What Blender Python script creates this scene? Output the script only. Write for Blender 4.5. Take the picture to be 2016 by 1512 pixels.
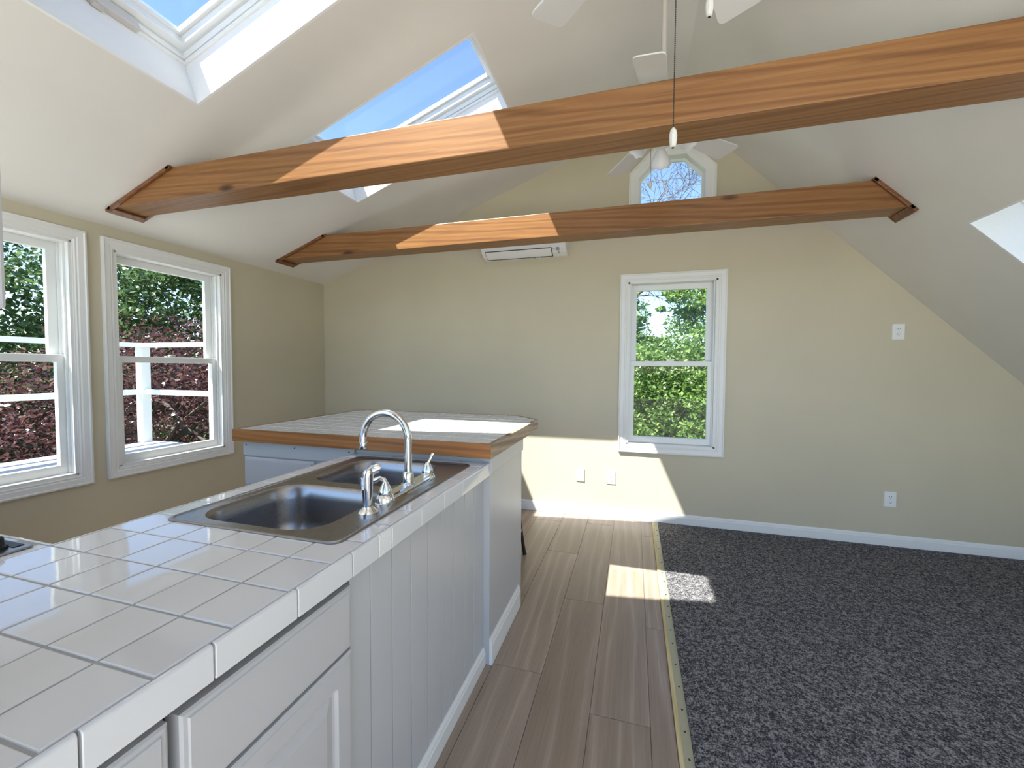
import bpy, bmesh, math, random
import numpy as np
from mathutils import Vector, Matrix, Euler

rnd = random.Random(7)
scene = bpy.context.scene
for o in list(bpy.data.objects):
    bpy.data.objects.remove(o)
col = scene.collection

# ------------------------------------------------------------------ camera
F_PX = 819.02
cam_d = bpy.data.cameras.new('camera')
cam_d.sensor_fit = 'HORIZONTAL'
cam_d.sensor_width = 36.0
cam_d.lens = F_PX * 36.0 / 2016.0
cam_d.clip_start = 0.02
cam_d.clip_end = 2000
cam = bpy.data.objects.new('camera', cam_d)
col.objects.link(cam)
YAW, PITCH, ROLL = -0.2844, -0.0388, 0.0056
CAM = Vector((3.2213, -3.7665, 1.3318))
fwd = Vector((math.sin(YAW) * math.cos(PITCH), math.cos(YAW) * math.cos(PITCH), math.sin(PITCH)))
rgt = Vector((math.cos(YAW), -math.sin(YAW), 0))
upv = rgt.cross(fwd)
r2 = rgt * math.cos(ROLL) + upv * math.sin(ROLL)
u2 = -rgt * math.sin(ROLL) + upv * math.cos(ROLL)
mw = Matrix((r2, u2, -fwd)).transposed().to_4x4()
mw.translation = CAM
cam.matrix_world = mw
scene.camera = cam

# ------------------------------------------------------------------ light
SUN = Vector((0.44, 0.475, -1.0)).normalized()
SKY_STRENGTH = 0.165
SUN_STRENGTH = 5.9
world = bpy.data.worlds.new('world')
scene.world = world
world.use_nodes = True
wn = world.node_tree.nodes
wl = world.node_tree.links
wn.clear()
wo = wn.new('ShaderNodeOutputWorld')
wb = wn.new('ShaderNodeBackground')
ws = wn.new('ShaderNodeTexSky')
ws.sky_type = 'NISHITA'
ws.sun_disc = False
ws.sun_elevation = math.asin(-SUN.z)
ws.sun_rotation = math.atan2(-SUN.x, -SUN.y)
ws.altitude = 0
ws.air_density = 0.75
ws.dust_density = 0.05
ws.ozone_density = 1.8
wb.inputs['Strength'].default_value = SKY_STRENGTH
wl.new(ws.outputs[0], wb.inputs['Color'])
wl.new(wb.outputs[0], wo.inputs['Surface'])
sl = bpy.data.lights.new('sun', 'SUN')
sl.energy = SUN_STRENGTH
sl.angle = math.radians(0.53)
sl.color = (1.0, 0.965, 0.91)
so = bpy.data.objects.new('sun', sl)
so.rotation_euler = SUN.to_track_quat('-Z', 'Y').to_euler()
so.location = (-8, -9, 20)
col.objects.link(so)

vs = scene.view_settings
scene.display_settings.display_device = 'sRGB'
vs.view_transform = 'Standard'
vs.look = 'None'
vs.exposure = 1.4
vs.gamma = 1.0
vs.use_curve_mapping = False

# ------------------------------------------------------------------ materials
def mat(name, base=(0.8, 0.8, 0.8), rough=0.5, metal=0.0, spec=0.5, coat=0.0):
    m = bpy.data.materials.new(name)
    m.use_nodes = True
    b = m.node_tree.nodes['Principled BSDF']
    b.inputs['Base Color'].default_value = (*base, 1)
    b.inputs['Roughness'].default_value = rough
    b.inputs['Metallic'].default_value = metal
    b.inputs['Specular IOR Level'].default_value = spec
    b.inputs['Coat Weight'].default_value = coat
    return m

def nodes(m):
    nt = m.node_tree
    return nt, nt.nodes, nt.links, nt.nodes['Principled BSDF']

def coords(nt, kind='Object', scale=(1, 1, 1), rnd_offset=False):
    n, l = nt.nodes, nt.links
    tc = n.new('ShaderNodeTexCoord')
    mp = n.new('ShaderNodeMapping')
    mp.inputs['Scale'].default_value = scale
    src = tc.outputs[kind]
    if rnd_offset:
        oi = n.new('ShaderNodeObjectInfo')
        mul = n.new('ShaderNodeMath'); mul.operation = 'MULTIPLY'
        mul.inputs[1].default_value = 37.0
        l.new(oi.outputs['Random'], mul.inputs[0])
        add = n.new('ShaderNodeVectorMath'); add.operation = 'ADD'
        l.new(src, add.inputs[0]); l.new(mul.outputs[0], add.inputs[1])
        src = add.outputs[0]
    l.new(src, mp.inputs['Vector'])
    return mp.outputs['Vector']

def noise(nt, vec, scale, detail=3.0, rough=0.5, dist=0.0):
    t = nt.nodes.new('ShaderNodeTexNoise')
    t.inputs['Scale'].default_value = scale
    t.inputs['Detail'].default_value = detail
    t.inputs['Roughness'].default_value = rough
    t.inputs['Distortion'].default_value = dist
    nt.links.new(vec, t.inputs['Vector'])
    return t.outputs['Fac']

def ramp(nt, fac, stops):
    r = nt.nodes.new('ShaderNodeValToRGB')
    e = r.color_ramp.elements
    while len(e) < len(stops):
        e.new(0.5)
    for el, (p, c) in zip(e, stops):
        el.position = p
        el.color = (*c, 1)
    nt.links.new(fac, r.inputs['Fac'])
    return r.outputs['Color']

def bump(nt, fac, strength, distance=0.01):
    b = nt.nodes.new('ShaderNodeBump')
    b.inputs['Strength'].default_value = strength
    b.inputs['Distance'].default_value = distance
    nt.links.new(fac, b.inputs['Height'])
    nt.links.new(b.outputs['Normal'], nt.nodes['Principled BSDF'].inputs['Normal'])

def mixc(nt, fac, a, b, mode='MIX'):
    m = nt.nodes.new('ShaderNodeMix')
    m.data_type = 'RGBA'
    m.blend_type = mode
    if hasattr(fac, 'is_output'):
        nt.links.new(fac, m.inputs[0])
    else:
        m.inputs[0].default_value = fac
    for s, i in ((a, 6), (b, 7)):
        if hasattr(s, 'is_output'):
            nt.links.new(s, m.inputs[i])
        else:
            m.inputs[i].default_value = (*s, 1)
    return m.outputs[2]

def paint(name, base, rough, bstr=0.08, bscale=120, var=0.03, spec=0.4):
    m = mat(name, base, rough, spec=spec)
    nt, n, l, b = nodes(m)
    v = coords(nt)
    f = noise(nt, v, 1.7, 3)
    c = ramp(nt, f, [(0.3, tuple(x * (1 - var) for x in base)), (0.7, tuple(min(1, x * (1 + var)) for x in base))])
    l.new(c, b.inputs['Base Color'])
    bump(nt, noise(nt, v, bscale, 2), bstr, 0.002)
    return m

M = {}
M['wall'] = paint('tan_wall_paint', (0.605, 0.545, 0.405), 0.55, 0.15, 90)
M['ceiling'] = paint('warm_white_ceiling_paint', (0.80, 0.775, 0.725), 0.6, 0.25, 30)
M['shaft'] = paint('white_shaft_paint', (0.86, 0.86, 0.85), 0.6, 0.6, 45)
M['trim'] = paint('white_trim_paint', (0.84, 0.84, 0.82), 0.35, 0.03, 40, 0.01)
M['vinyl'] = mat('white_vinyl', (0.84, 0.85, 0.83), 0.35)
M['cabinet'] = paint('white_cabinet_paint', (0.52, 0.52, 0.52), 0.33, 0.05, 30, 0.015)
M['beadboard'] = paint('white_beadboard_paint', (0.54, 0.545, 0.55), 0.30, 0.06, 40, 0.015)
M['gap_shade'] = mat('gap_shade_black', (0.02, 0.018, 0.016), 0.9)  # near-black stands in for the shade round drawer and door fronts
M['plastic'] = mat('white_plastic', (0.86, 0.86, 0.84), 0.3)
M['slot'] = mat('dark_slot', (0.03, 0.03, 0.03), 0.6)
M['grey_mark'] = mat('grey_print', (0.35, 0.36, 0.37), 0.6)
M['grout'] = paint('grey_grout', (0.40, 0.395, 0.385), 0.85, 0.3, 300)
M['groove_shade'] = mat('groove_shade_brown', (0.13, 0.105, 0.085), 0.9)  # dark brown stands in for the shade in the beadboard grooves
M['black'] = mat('black_paint', (0.012, 0.012, 0.014), 0.45)
M['chrome'] = mat('chrome', (0.86, 0.87, 0.88), 0.05, 1.0)
M['brass'] = mat('aged_metal_lever', (0.80, 0.74, 0.58), 0.12, 1.0)
M['rail'] = mat('white_rail_vinyl', (0.80, 0.82, 0.85), 0.4)
M['deck'] = paint('weathered_grey_deck', (0.50, 0.49, 0.47), 0.7, 0.3, 60, 0.08)
M['reflector'] = paint('pale_reflector', (0.82, 0.775, 0.69), 0.8, 0.3, 40, 0.06)  # pale tone chosen to bounce sunlight into the room
M['lawn'] = paint('lawn', (0.07, 0.12, 0.035), 0.9, 0.8, 20, 0.4)
M['bark'] = paint('grey_bark', (0.15, 0.12, 0.095), 0.9, 0.8, 30, 0.2)
M['fan'] = mat('white_fan_enamel', (0.76, 0.76, 0.735), 0.4)
M['rod'] = mat('white_rod_enamel', (0.62, 0.58, 0.54), 0.4)
M['chain'] = mat('dark_bead_chain', (0.05, 0.045, 0.04), 0.4, 0.8)
M['fob'] = mat('cream_fob', (0.62, 0.59, 0.52), 0.4)
M['shade'] = mat('frosted_glass_shade', (0.80, 0.80, 0.78), 0.35)
M['nail'] = mat('nail_head', (0.10, 0.09, 0.08), 0.4, 0.9)
M['metal_strip'] = mat('brass_tack_metal', (0.42, 0.41, 0.29), 0.45, 0.2)

# tile
m = mat('white_glazed_tile', (0.74, 0.74, 0.735), 0.05, spec=0.6)
nt, n, l, b = nodes(m)
v = coords(nt, 'Object', (1, 1, 1), True)
bump(nt, noise(nt, v, 16, 1), 0.02, 0.006)
M['tile'] = m
m = mat('wavy_cut_tile', (0.86, 0.86, 0.84), 0.12, spec=0.7)
nt, n, l, b = nodes(m)
bump(nt, noise(nt, coords(nt), 130, 3, dist=1.0), 0.5, 0.004)
M['tile_wavy'] = m

# brushed steel
m = mat('brushed_steel', (0.33, 0.325, 0.325), 0.3, 1.0)
nt, n, l, b = nodes(m)
v = coords(nt, 'Object', (60, 3, 60))
f = noise(nt, v, 8, 2)
l.new(ramp(nt, f, [(0.3, (0.27,) * 3), (0.7, (0.31,) * 3)]), b.inputs['Roughness'])
M['steel'] = m

# glass: mostly clear, mirror-like by Fresnel
m = bpy.data.materials.new('clear_window_glass')
m.use_nodes = True
nt = m.node_tree
nt.nodes.clear()
out = nt.nodes.new('ShaderNodeOutputMaterial')
tr = nt.nodes.new('ShaderNodeBsdfTransparent'); tr.inputs[0].default_value = (0.96, 0.98, 0.98, 1)
gl = nt.nodes.new('ShaderNodeBsdfGlossy'); gl.inputs['Roughness'].default_value = 0.0
lw = nt.nodes.new('ShaderNodeLayerWeight')
pw = nt.nodes.new('ShaderNodeMath'); pw.operation = 'POWER'; pw.inputs[1].default_value = 5.0
fr = nt.nodes.new('ShaderNodeMath'); fr.operation = 'MULTIPLY_ADD'; fr.inputs[1].default_value = 0.96; fr.inputs[2].default_value = 0.009
nt.links.new(lw.outputs['Facing'], pw.inputs[0])
nt.links.new(pw.outputs[0], fr.inputs[0])
mx = nt.nodes.new('ShaderNodeMixShader')
nt.links.new(fr.outputs[0], mx.inputs[0])
nt.links.new(tr.outputs[0], mx.inputs[1])
nt.links.new(gl.outputs[0], mx.inputs[2])
nt.links.new(mx.outputs[0], out.inputs['Surface'])
M['glass'] = m

def wood(name, dark, mid, light, axis=0, rough=0.4, grain=1.0, knots=True, coat=0.0):
    """sawn softwood: broad soft figure, fine lines along the grain, a few knots"""
    m = mat(name, mid, rough, coat=coat)
    nt, n, l, b = nodes(m)
    def stretched(across, along):
        sc = [across * grain] * 3
        sc[axis] = along * grain
        return coords(nt, 'Object', tuple(sc), True)
    v = stretched(9, 0.55)
    w = n.new('ShaderNodeTexWave')
    w.wave_type = 'BANDS'
    w.bands_direction = 'DIAGONAL'
    w.inputs['Scale'].default_value = 1.1
    w.inputs['Distortion'].default_value = 7.0
    w.inputs['Detail'].default_value = 4.0
    w.inputs['Detail Scale'].default_value = 0.7
    l.new(v, w.inputs['Vector'])
    c1 = ramp(nt, w.outputs['Fac'], [(0.0, mid), (0.55, light), (0.85, mid), (1.0, tuple(0.55 * a + 0.45 * d for a, d in zip(mid, dark)))])
    broad = noise(nt, stretched(5, 0.8), 1.0, 2)
    c1 = mixc(nt, 0.6, c1, ramp(nt, broad, [(0.3, (0.80, 0.76, 0.72)), (0.7, (1.12, 1.12, 1.12))]), 'MULTIPLY')
    fine = noise(nt, stretched(110, 2.2), 1.0, 4, 0.6)
    c = mixc(nt, 0.8, c1, ramp(nt, fine, [(0.28, (0.70, 0.66, 0.62)), (0.55, (1.03, 1.03, 1.03))]), 'MULTIPLY')
    if knots:
        vo = n.new('ShaderNodeTexVoronoi')
        vo.inputs['Scale'].default_value = 1.0
        sk = [4.4] * 3
        sk[axis] = 1.7
        l.new(coords(nt, 'Object', tuple(sk), True), vo.inputs['Vector'])
        kf = ramp(nt, vo.outputs['Distance'], [(0.05, (1, 1, 1)), (0.12, (0, 0, 0))])
        c = mixc(nt, kf, c, tuple(x * 0.4 for x in dark))
    l.new(c, b.inputs['Base Color'])
    bump(nt, fine, 0.12, 0.002)
    return m

M['beam'] = wood('stained_pine_beam', (0.13, 0.046, 0.013), (0.265, 0.118, 0.035), (0.315, 0.15, 0.05), 0, 0.38)
M['beam_trim'] = wood('stained_pine_moulding', (0.12, 0.045, 0.017), (0.19, 0.077, 0.027), (0.23, 0.096, 0.035), 0, 0.38, 1.0, False)
M['bar_trim'] = wood('stained_pine_edge', (0.16, 0.06, 0.02), (0.33, 0.135, 0.04), (0.40, 0.17, 0.05), 0, 0.35, 1.0, False)
M['bar_trim_worn'] = wood('worn_pine_edge', (0.17, 0.12, 0.075), (0.42, 0.31, 0.21), (0.55, 0.44, 0.32), 1, 0.6, 1.3, True)
M['batten'] = wood('pale_pine_batten', (0.50, 0.40, 0.19), (0.62, 0.52, 0.27), (0.68, 0.58, 0.33), 1, 0.6, 1.0, False)

# oak plank
m = mat('grey_oak_plank', (0.3, 0.23, 0.18), 0.36)
nt, n, l, b = nodes(m)
v = coords(nt, 'Object', (7, 0.55, 7), True)
w = n.new('ShaderNodeTexWave')
w.wave_type = 'RINGS'
w.rings_direction = 'SPHERICAL'
w.inputs['Scale'].default_value = 0.8
w.inputs['Distortion'].default_value = 9.0
w.inputs['Detail'].default_value = 3.0
w.inputs['Detail Scale'].default_value = 1.3
l.new(v, w.inputs['Vector'])
c1 = ramp(nt, w.outputs['Fac'], [(0.0, (0.335, 0.258, 0.200)), (0.6, (0.355, 0.276, 0.215)), (0.9, (0.385, 0.303, 0.24)), (1.0, (0.42, 0.338, 0.272))])
broad = noise(nt, coords(nt, 'Object', (5, 0.9, 5), True), 1.0, 2)
c1 = mixc(nt, 0.7, c1, ramp(nt, broad, [(0.3, (0.84, 0.82, 0.80)), (0.7, (1.10, 1.10, 1.11))]), 'MULTIPLY')
f2 = noise(nt, coords(nt, 'Object', (190, 3.2, 190), True), 1.0, 4, 0.6)
c2 = ramp(nt, f2, [(0.32, (0.84, 0.83, 0.82)), (0.62, (1.05, 1.05, 1.05))])
c = mixc(nt, 0.9, c1, c2, 'MULTIPLY')
oi = n.new('ShaderNodeObjectInfo')
tint = ramp(nt, oi.outputs['Random'], [(0.0, (0.90, 0.88, 0.86)), (1.0, (1.06, 1.06, 1.08))])
c = mixc(nt, 1.0, c, tint, 'MULTIPLY')
l.new(c, b.inputs['Base Color'])
bump(nt, f2, 0.08, 0.002)
M['oak'] = m

# carpet
m = mat('charcoal_fleck_carpet', (0.06, 0.06, 0.065), 0.95, spec=0.1)
nt, n, l, b = nodes(m)
v = coords(nt)
f1 = noise(nt, v, 150, 3, 0.65)
f2 = noise(nt, v, 70, 3, 0.7)
mm = n.new('ShaderNodeMath'); mm.operation = 'ADD'
l.new(f1, mm.inputs[0]); l.new(f2, mm.inputs[1])
mh = n.new('ShaderNodeMath'); mh.operation = 'MULTIPLY'; mh.inputs[1].default_value = 0.5
l.new(mm.outputs[0], mh.inputs[0])
c = ramp(nt, mh.outputs[0], [(0.40, (0.03, 0.03, 0.036)), (0.49, (0.11, 0.107, 0.115)), (0.58, (0.36, 0.345, 0.34))])
l.new(c, b.inputs['Base Color'])
bump(nt, mh.outputs[0], 1.0, 0.012)
M['carpet'] = m

def leafmat(name, cols, rough=0.4):
    m = mat(name, cols[0], rough)
    nt, n, l, b = nodes(m)
    at = n.new('ShaderNodeAttribute'); at.attribute_name = 'tone'
    k = len(cols) - 1
    c = ramp(nt, at.outputs['Fac'], [(i / k, cc) for i, cc in enumerate(cols)])
    l.new(c, b.inputs['Base Color'])
    tl = n.new('ShaderNodeBsdfTranslucent')
    l.new(c, tl.inputs['Color'])
    mx = n.new('ShaderNodeMixShader'); mx.inputs[0].default_value = 0.42
    out = n['Material Output']
    l.new(b.outputs[0], mx.inputs[1]); l.new(tl.outputs[0], mx.inputs[2])
    l.new(mx.outputs[0], out.inputs['Surface'])
    return m
M['leaf_green'] = leafmat('green_leaf', [(0.05, 0.11, 0.02), (0.15, 0.26, 0.055), (0.36, 0.48, 0.14)])
M['leaf_dark'] = leafmat('dark_green_leaf', [(0.04, 0.08, 0.03), (0.09, 0.16, 0.05), (0.21, 0.30, 0.11)])
M['leaf_purple'] = leafmat('copper_leaf', [(0.045, 0.020, 0.024), (0.115, 0.048, 0.045), (0.27, 0.155, 0.135)], 0.2)

# ------------------------------------------------------------------ mesh helpers
ORIG = {}

def smooth(o, ang=35):
    for p in o.data.polygons:
        p.use_smooth = True
    try:
        o.data.set_sharp_from_angle(angle=math.radians(ang))
    except Exception:
        pass

class MB:
    def __init__(self):
        self.v = []; self.f = []
    def add(self, vs, fs):
        n = len(self.v)
        self.v += [Vector(p) for p in vs]
        self.f += [tuple(i + n for i in f) for f in fs]
        return self
    def box(self, x0, x1, y0, y1, z0, z1, fn=None):
        vs = [(x, y, z) for z in (z0, z1) for y in (y0, y1) for x in (x0, x1)]
        if fn: vs = [fn(*p) for p in vs]
        return self.add(vs, [(0, 2, 3, 1), (4, 5, 7, 6), (0, 1, 5, 4), (2, 6, 7, 3), (0, 4, 6, 2), (1, 3, 7, 5)])
    def prism(self, poly, fn, a, b):
        """poly: 2D points; fn(u, v, t) -> 3D; extruded from t=a to t=b"""
        n = len(poly)
        vs = [fn(u, v, a) for u, v in poly] + [fn(u, v, b) for u, v in poly]
        fs = [tuple(range(n))[::-1], tuple(range(n, 2 * n))]
        fs += [(i, (i + 1) % n, n + (i + 1) % n, n + i) for i in range(n)]
        return self.add(vs, fs)
    def mitre(self, poly, fn, a, b):
        """like prism, a(u,v) and b(u,v) give the end positions (mitred ends)"""
        n = len(poly)
        vs = [fn(u, v, a(u, v)) for u, v in poly] + [fn(u, v, b(u, v)) for u, v in poly]
        fs = [tuple(range(n))[::-1], tuple(range(n, 2 * n))]
        fs += [(i, (i + 1) % n, n + (i + 1) % n, n + i) for i in range(n)]
        return self.add(vs, fs)
    def tube(self, pts, rad, n=10, cap=True):
        pts = [Vector(p) for p in pts]
        rads = rad if isinstance(rad, (list, tuple)) else [rad] * len(pts)
        rings = []
        prev = None
        for i, p in enumerate(pts):
            t = (pts[min(i + 1, len(pts) - 1)] - pts[max(i - 1, 0)]).normalized()
            if prev is None:
                a = t.cross(Vector((0, 0, 1)))
                if a.length < 1e-3: a = t.cross(Vector((1, 0, 0)))
            else:
                a = prev - t * prev.dot(t)
            a.normalize(); prev = a
            bb = t.cross(a)
            rings.append([p + (a * math.cos(2 * math.pi * k / n) + bb * math.sin(2 * math.pi * k / n)) * rads[i] for k in range(n)])
        return self.loft(rings, cap)
    def loft(self, rings, cap=True, cap0=None):
        n = len(rings[0]); m = len(rings)
        vs = [p for r in rings for p in r]
        fs = [(i * n + k, i * n + (k + 1) % n, (i + 1) * n + (k + 1) % n, (i + 1) * n + k) for i in range(m - 1) for k in range(n)]
        if cap:
            fs.append(tuple(range((m - 1) * n, m * n)))
        if cap if cap0 is None else cap0:
            fs.append(tuple(range(n))[::-1])
        return self.add(vs, fs)
    def lathe(self, prof, n=20, c=(0, 0, 0), mx=None, cap=True):
        c = Vector(c)
        rings = []
        for r, z in prof:
            ring = [Vector((r * math.cos(2 * math.pi * k / n), r * math.sin(2 * math.pi * k / n), z)) for k in range(n)]
            if mx: ring = [mx @ p for p in ring]
            rings.append([p + c for p in ring])
        return self.loft(rings, cap)
    def build(self, name, material, parent=None, sm=False, bevel=0.0, origin=None, seg=2):
        me = bpy.data.meshes.new(name)
        lo = Vector([min(p[i] for p in self.v) for i in range(3)])
        hi = Vector([max(p[i] for p in self.v) for i in range(3)])
        c = Vector(origin) if origin is not None else (lo + hi) / 2
        me.from_pydata([p - c for p in self.v], [], self.f)
        bm = bmesh.new(); bm.from_mesh(me)
        bmesh.ops.recalc_face_normals(bm, faces=bm.faces)
        bm.to_mesh(me); bm.free()
        me.materials.append(M[material])
        o = bpy.data.objects.new(name, me)
        col.objects.link(o)
        if parent is not None:
            o.parent = parent
            o.location = c - ORIG[parent.name]
        else:
            o.location = c
        ORIG[o.name] = c
        if bevel:
            md = o.modifiers.new('bevel', 'BEVEL')
            md.width = bevel; md.segments = seg; md.limit_method = 'ANGLE'
            md.angle_limit = math.radians(40)
        if sm: smooth(o)
        return o

def box(name, material, b, parent=None, bevel=0.0, fn=None, sm=False):
    return MB().box(*b, fn=fn).build(name, material, parent, bevel=bevel, sm=sm)

def empty(name, loc=(0, 0, 0), rz=0.0, local=False):
    o = bpy.data.objects.new(name, None)
    o.empty_display_size = 0.1
    col.objects.link(o)
    o.location = loc
    o.rotation_euler = (0, 0, rz)
    ORIG[o.name] = Vector((0, 0, 0)) if local else Vector(loc)
    return o

def tag(o, label, cat, group=None, kind=None):
    o['label'] = label
    o['category'] = cat
    if group: o['group'] = group
    if kind: o['kind'] = kind
    return o

def plate(outer, holes, fn, t0, t1):
    """flat plate with holes; fn(u, v, t) -> 3D, faces at t0 and t1"""
    bm = bmesh.new()
    loops = []
    for lp in [outer] + holes:
        vs = [bm.verts.new((u, v, 0)) for u, v in lp]
        for i in range(len(vs)):
            bm.edges.new((vs[i], vs[(i + 1) % len(vs)]))
        loops.append(len(vs))
    bmesh.ops.triangle_fill(bm, use_beauty=True, use_dissolve=False, edges=list(bm.edges))
    bm.verts.ensure_lookup_table()
    bm.verts.index_update()
    vs2 = [(p.co.x, p.co.y) for p in bm.verts]
    tris = [tuple(p.index for p in f.verts) for f in bm.faces]
    bm.free()
    n = len(vs2)
    mb = MB()
    V = [fn(u, v, t0) for u, v in vs2] + [fn(u, v, t1) for u, v in vs2]
    Fs = [t for t in tris] + [tuple(i + n for i in t[::-1]) for t in tris]
    s = 0
    for k in loops:
        for i in range(k):
            a, b2 = s + i, s + (i + 1) % k
            Fs.append((a, b2, b2 + n, a + n))
        s += k
    return mb.add(V, Fs)

def rrect(x0, x1, y0, y1, r, n=6):
    pts = []
    for cx, cy, a0 in ((x1 - r, y0 + r, -90), (x1 - r, y1 - r, 0), (x0 + r, y1 - r, 90), (x0 + r, y0 + r, 180)):
        for k in range(n + 1):
            a = math.radians(a0 + 90 * k / n)
            pts.append((cx + r * math.cos(a), cy + r * math.sin(a)))
    return pts

XYZ = lambda x, y, z: Vector((x, y, z))

# ------------------------------------------------------------------ room shell
H = 2.216; SL = 0.3666; XA = 3.506; ZA = H + SL * 3.506; SR = 0.985
YR = -4.62          # room cut short and left open behind the camera to let light in
KX = 6.05          # low knee wall under the right slope
RL, RRX = 3.465, 3.548   # flat ridge strip
ZL = H + SL * RL
def zr(x): return 3.5051 - SR * (x - 3.516)
ZRR = zr(RRX)
WT = 0.14

# skylight openings in the ceiling (x0, x1, y0, y1)
SKY = [(1.128, 2.376, -2.91, -2.18), (1.118, 2.376, -1.65, -0.92)]
SKYR = [(4.928, 5.62, -1.66, -0.926), (4.928, 5.62, -4.3, -3.57)]
TH = math.atan(SL)
E1 = Vector((math.cos(TH), 0, math.sin(TH))); NL = Vector((-math.sin(TH), 0, math.cos(TH)))
def SLF(a, y, h): return Vector((0, 0, H)) + E1 * a + Vector((0, y, 0)) + NL * h
TR = math.atan(SR)
E2 = Vector((math.cos(TR), 0, -math.sin(TR))); NR = Vector((math.sin(TR), 0, math.cos(TR)))
def SRF(a, y, h): return Vector((3.516, 0, 3.5051)) + E2 * a + Vector((0, y, 0)) + NR * h
ca, cb = math.cos(TH), math.cos(TR)

fl = MB().box(-0.0, KX, YR, 0, -0.12, -0.006).build('floor', 'oak')
tag(fl, 'grey oak plank floor beside the tiled counter', 'floor', kind='structure')

# left wall with two (and one more behind the camera) windows
WZ0, WZ1 = 0.604, 2.142
JW = 0.066           # casing width
w_open = lambda a, b: [(a + JW, WZ0 + JW), (b - JW, WZ0 + JW), (b - JW, WZ1 - JW), (a + JW, WZ1 - JW)]
W2 = (-1.961, -1.097); W1 = (-2.902, -2.038)
o = plate([(YR, -0.2), (WT, -0.2), (WT, H + 0.03), (YR, H + 0.03)], [w_open(*W1), w_open(*W2)],
          lambda u, v, t: Vector((t, u, v)), -WT, 0.0).build('wall_left', 'wall')
tag(o, 'tan painted side wall holding two white double-hung windows', 'wall', kind='structure')

# back wall (gable) with one double-hung window and the octagon window
W3 = (3.0995, 3.9405)
OC = (3.499, 2.846, 0.262)   # octagon centre x, z, apothem of the glass opening
def octa(r):
    return [(OC[0] + r / math.cos(math.pi / 8) * math.cos(math.pi / 8 + k * math.pi / 4),
             OC[1] + r / math.cos(math.pi / 8) * math.sin(math.pi / 8 + k * math.pi / 4)) for k in range(8)]
gable = [(-WT, -0.2), (KX + 0.2, -0.2), (KX + 0.2, zr(KX + 0.2) + 0.05), (RRX, ZRR + 0.05), (RL, ZL + 0.05), (-WT, H + SL * -WT + 0.05)]
o = plate(gable, [w_open(*W3), octa(OC[2] + 0.01)], lambda u, v, t: Vector((u, t, v)), 0.0, WT).build('wall_back', 'wall')
tag(o, 'tan painted gable end wall with an octagonal window near the ridge', 'wall', kind='structure')

o = MB().box(KX, KX + 0.1, YR, 0, -0.2, zr(KX) + 0.03).build('wall_right', 'wall')
tag(o, 'low tan knee wall under the right slope', 'wall', kind='structure')

# ceilings
EXP = 0.0115
def xs(x0, x1, y0, y1):
    x0 -= EXP * ca; x1 += EXP * ca; y0 -= EXP; y1 += EXP
    return [(x0 / ca, y0), (x1 / ca, y0), (x1 / ca, y1), (x0 / ca, y1)]
o = plate([(-0.2, YR), (RL / ca, YR), (RL / ca, 0.0), (-0.2, 0.0)], [xs(*s) for s in SKY], SLF, 0.0, 0.03)
o = o.build('ceiling', 'ceiling')
tag(o, 'white sloped ceiling pierced by skylights on the window side', 'ceiling', kind='structure')
def xr(x0, x1, y0, y1):
    a0, a1 = (x0 - 3.516) / cb - EXP, (x1 - 3.516) / cb + EXP
    y0 -= EXP; y1 += EXP
    return [(a0, y0), (a1, y0), (a1, y1), (a0, y1)]
o = plate([((RRX - 3.516) / cb, YR), ((KX + 0.15 - 3.516) / cb, YR), ((KX + 0.15 - 3.516) / cb, 0.0), ((RRX - 3.516) / cb, 0.0)],
          [xr(*s) for s in SKYR], SRF, 0.0, 0.03).build('ceiling', 'ceiling')
tag(o, 'white steep ceiling slope falling to the carpeted side', 'ceiling', kind='structure')
o = MB().prism([(RL - 0.001, ZL), (RRX + 0.001, ZRR), (RRX + 0.02, ZRR + 0.03), (RL - 0.02, ZL + 0.03)],
               lambda u, v, t: Vector((u, t, v)), YR, 0.0).build('ceiling', 'ceiling')
tag(o, 'narrow flat strip along the ridge of the ceiling', 'ceiling', kind='structure')

# baseboard on the back wall
bprof = [(0, 0), (-0.014, 0), (-0.014, 0.066), (-0.011, 0.073), (-0.011, 0.080), (-0.005, 0.0925), (0, 0.0925)]
o = MB().prism(bprof, lambda u, v, t: Vector((t, u, v)), 0.0, KX).build('baseboard_back', 'trim', bevel=0.001)
tag(o, 'white baseboard along the foot of the tan end wall', 'baseboard', kind='structure')
o = MB().prism(bprof, lambda u, v, t: Vector((-u, t, v)), YR + 0.002, -0.015).build('baseboard_left', 'trim')
tag(o, 'white baseboard under the side wall windows', 'baseboard', kind='structure')

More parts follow.
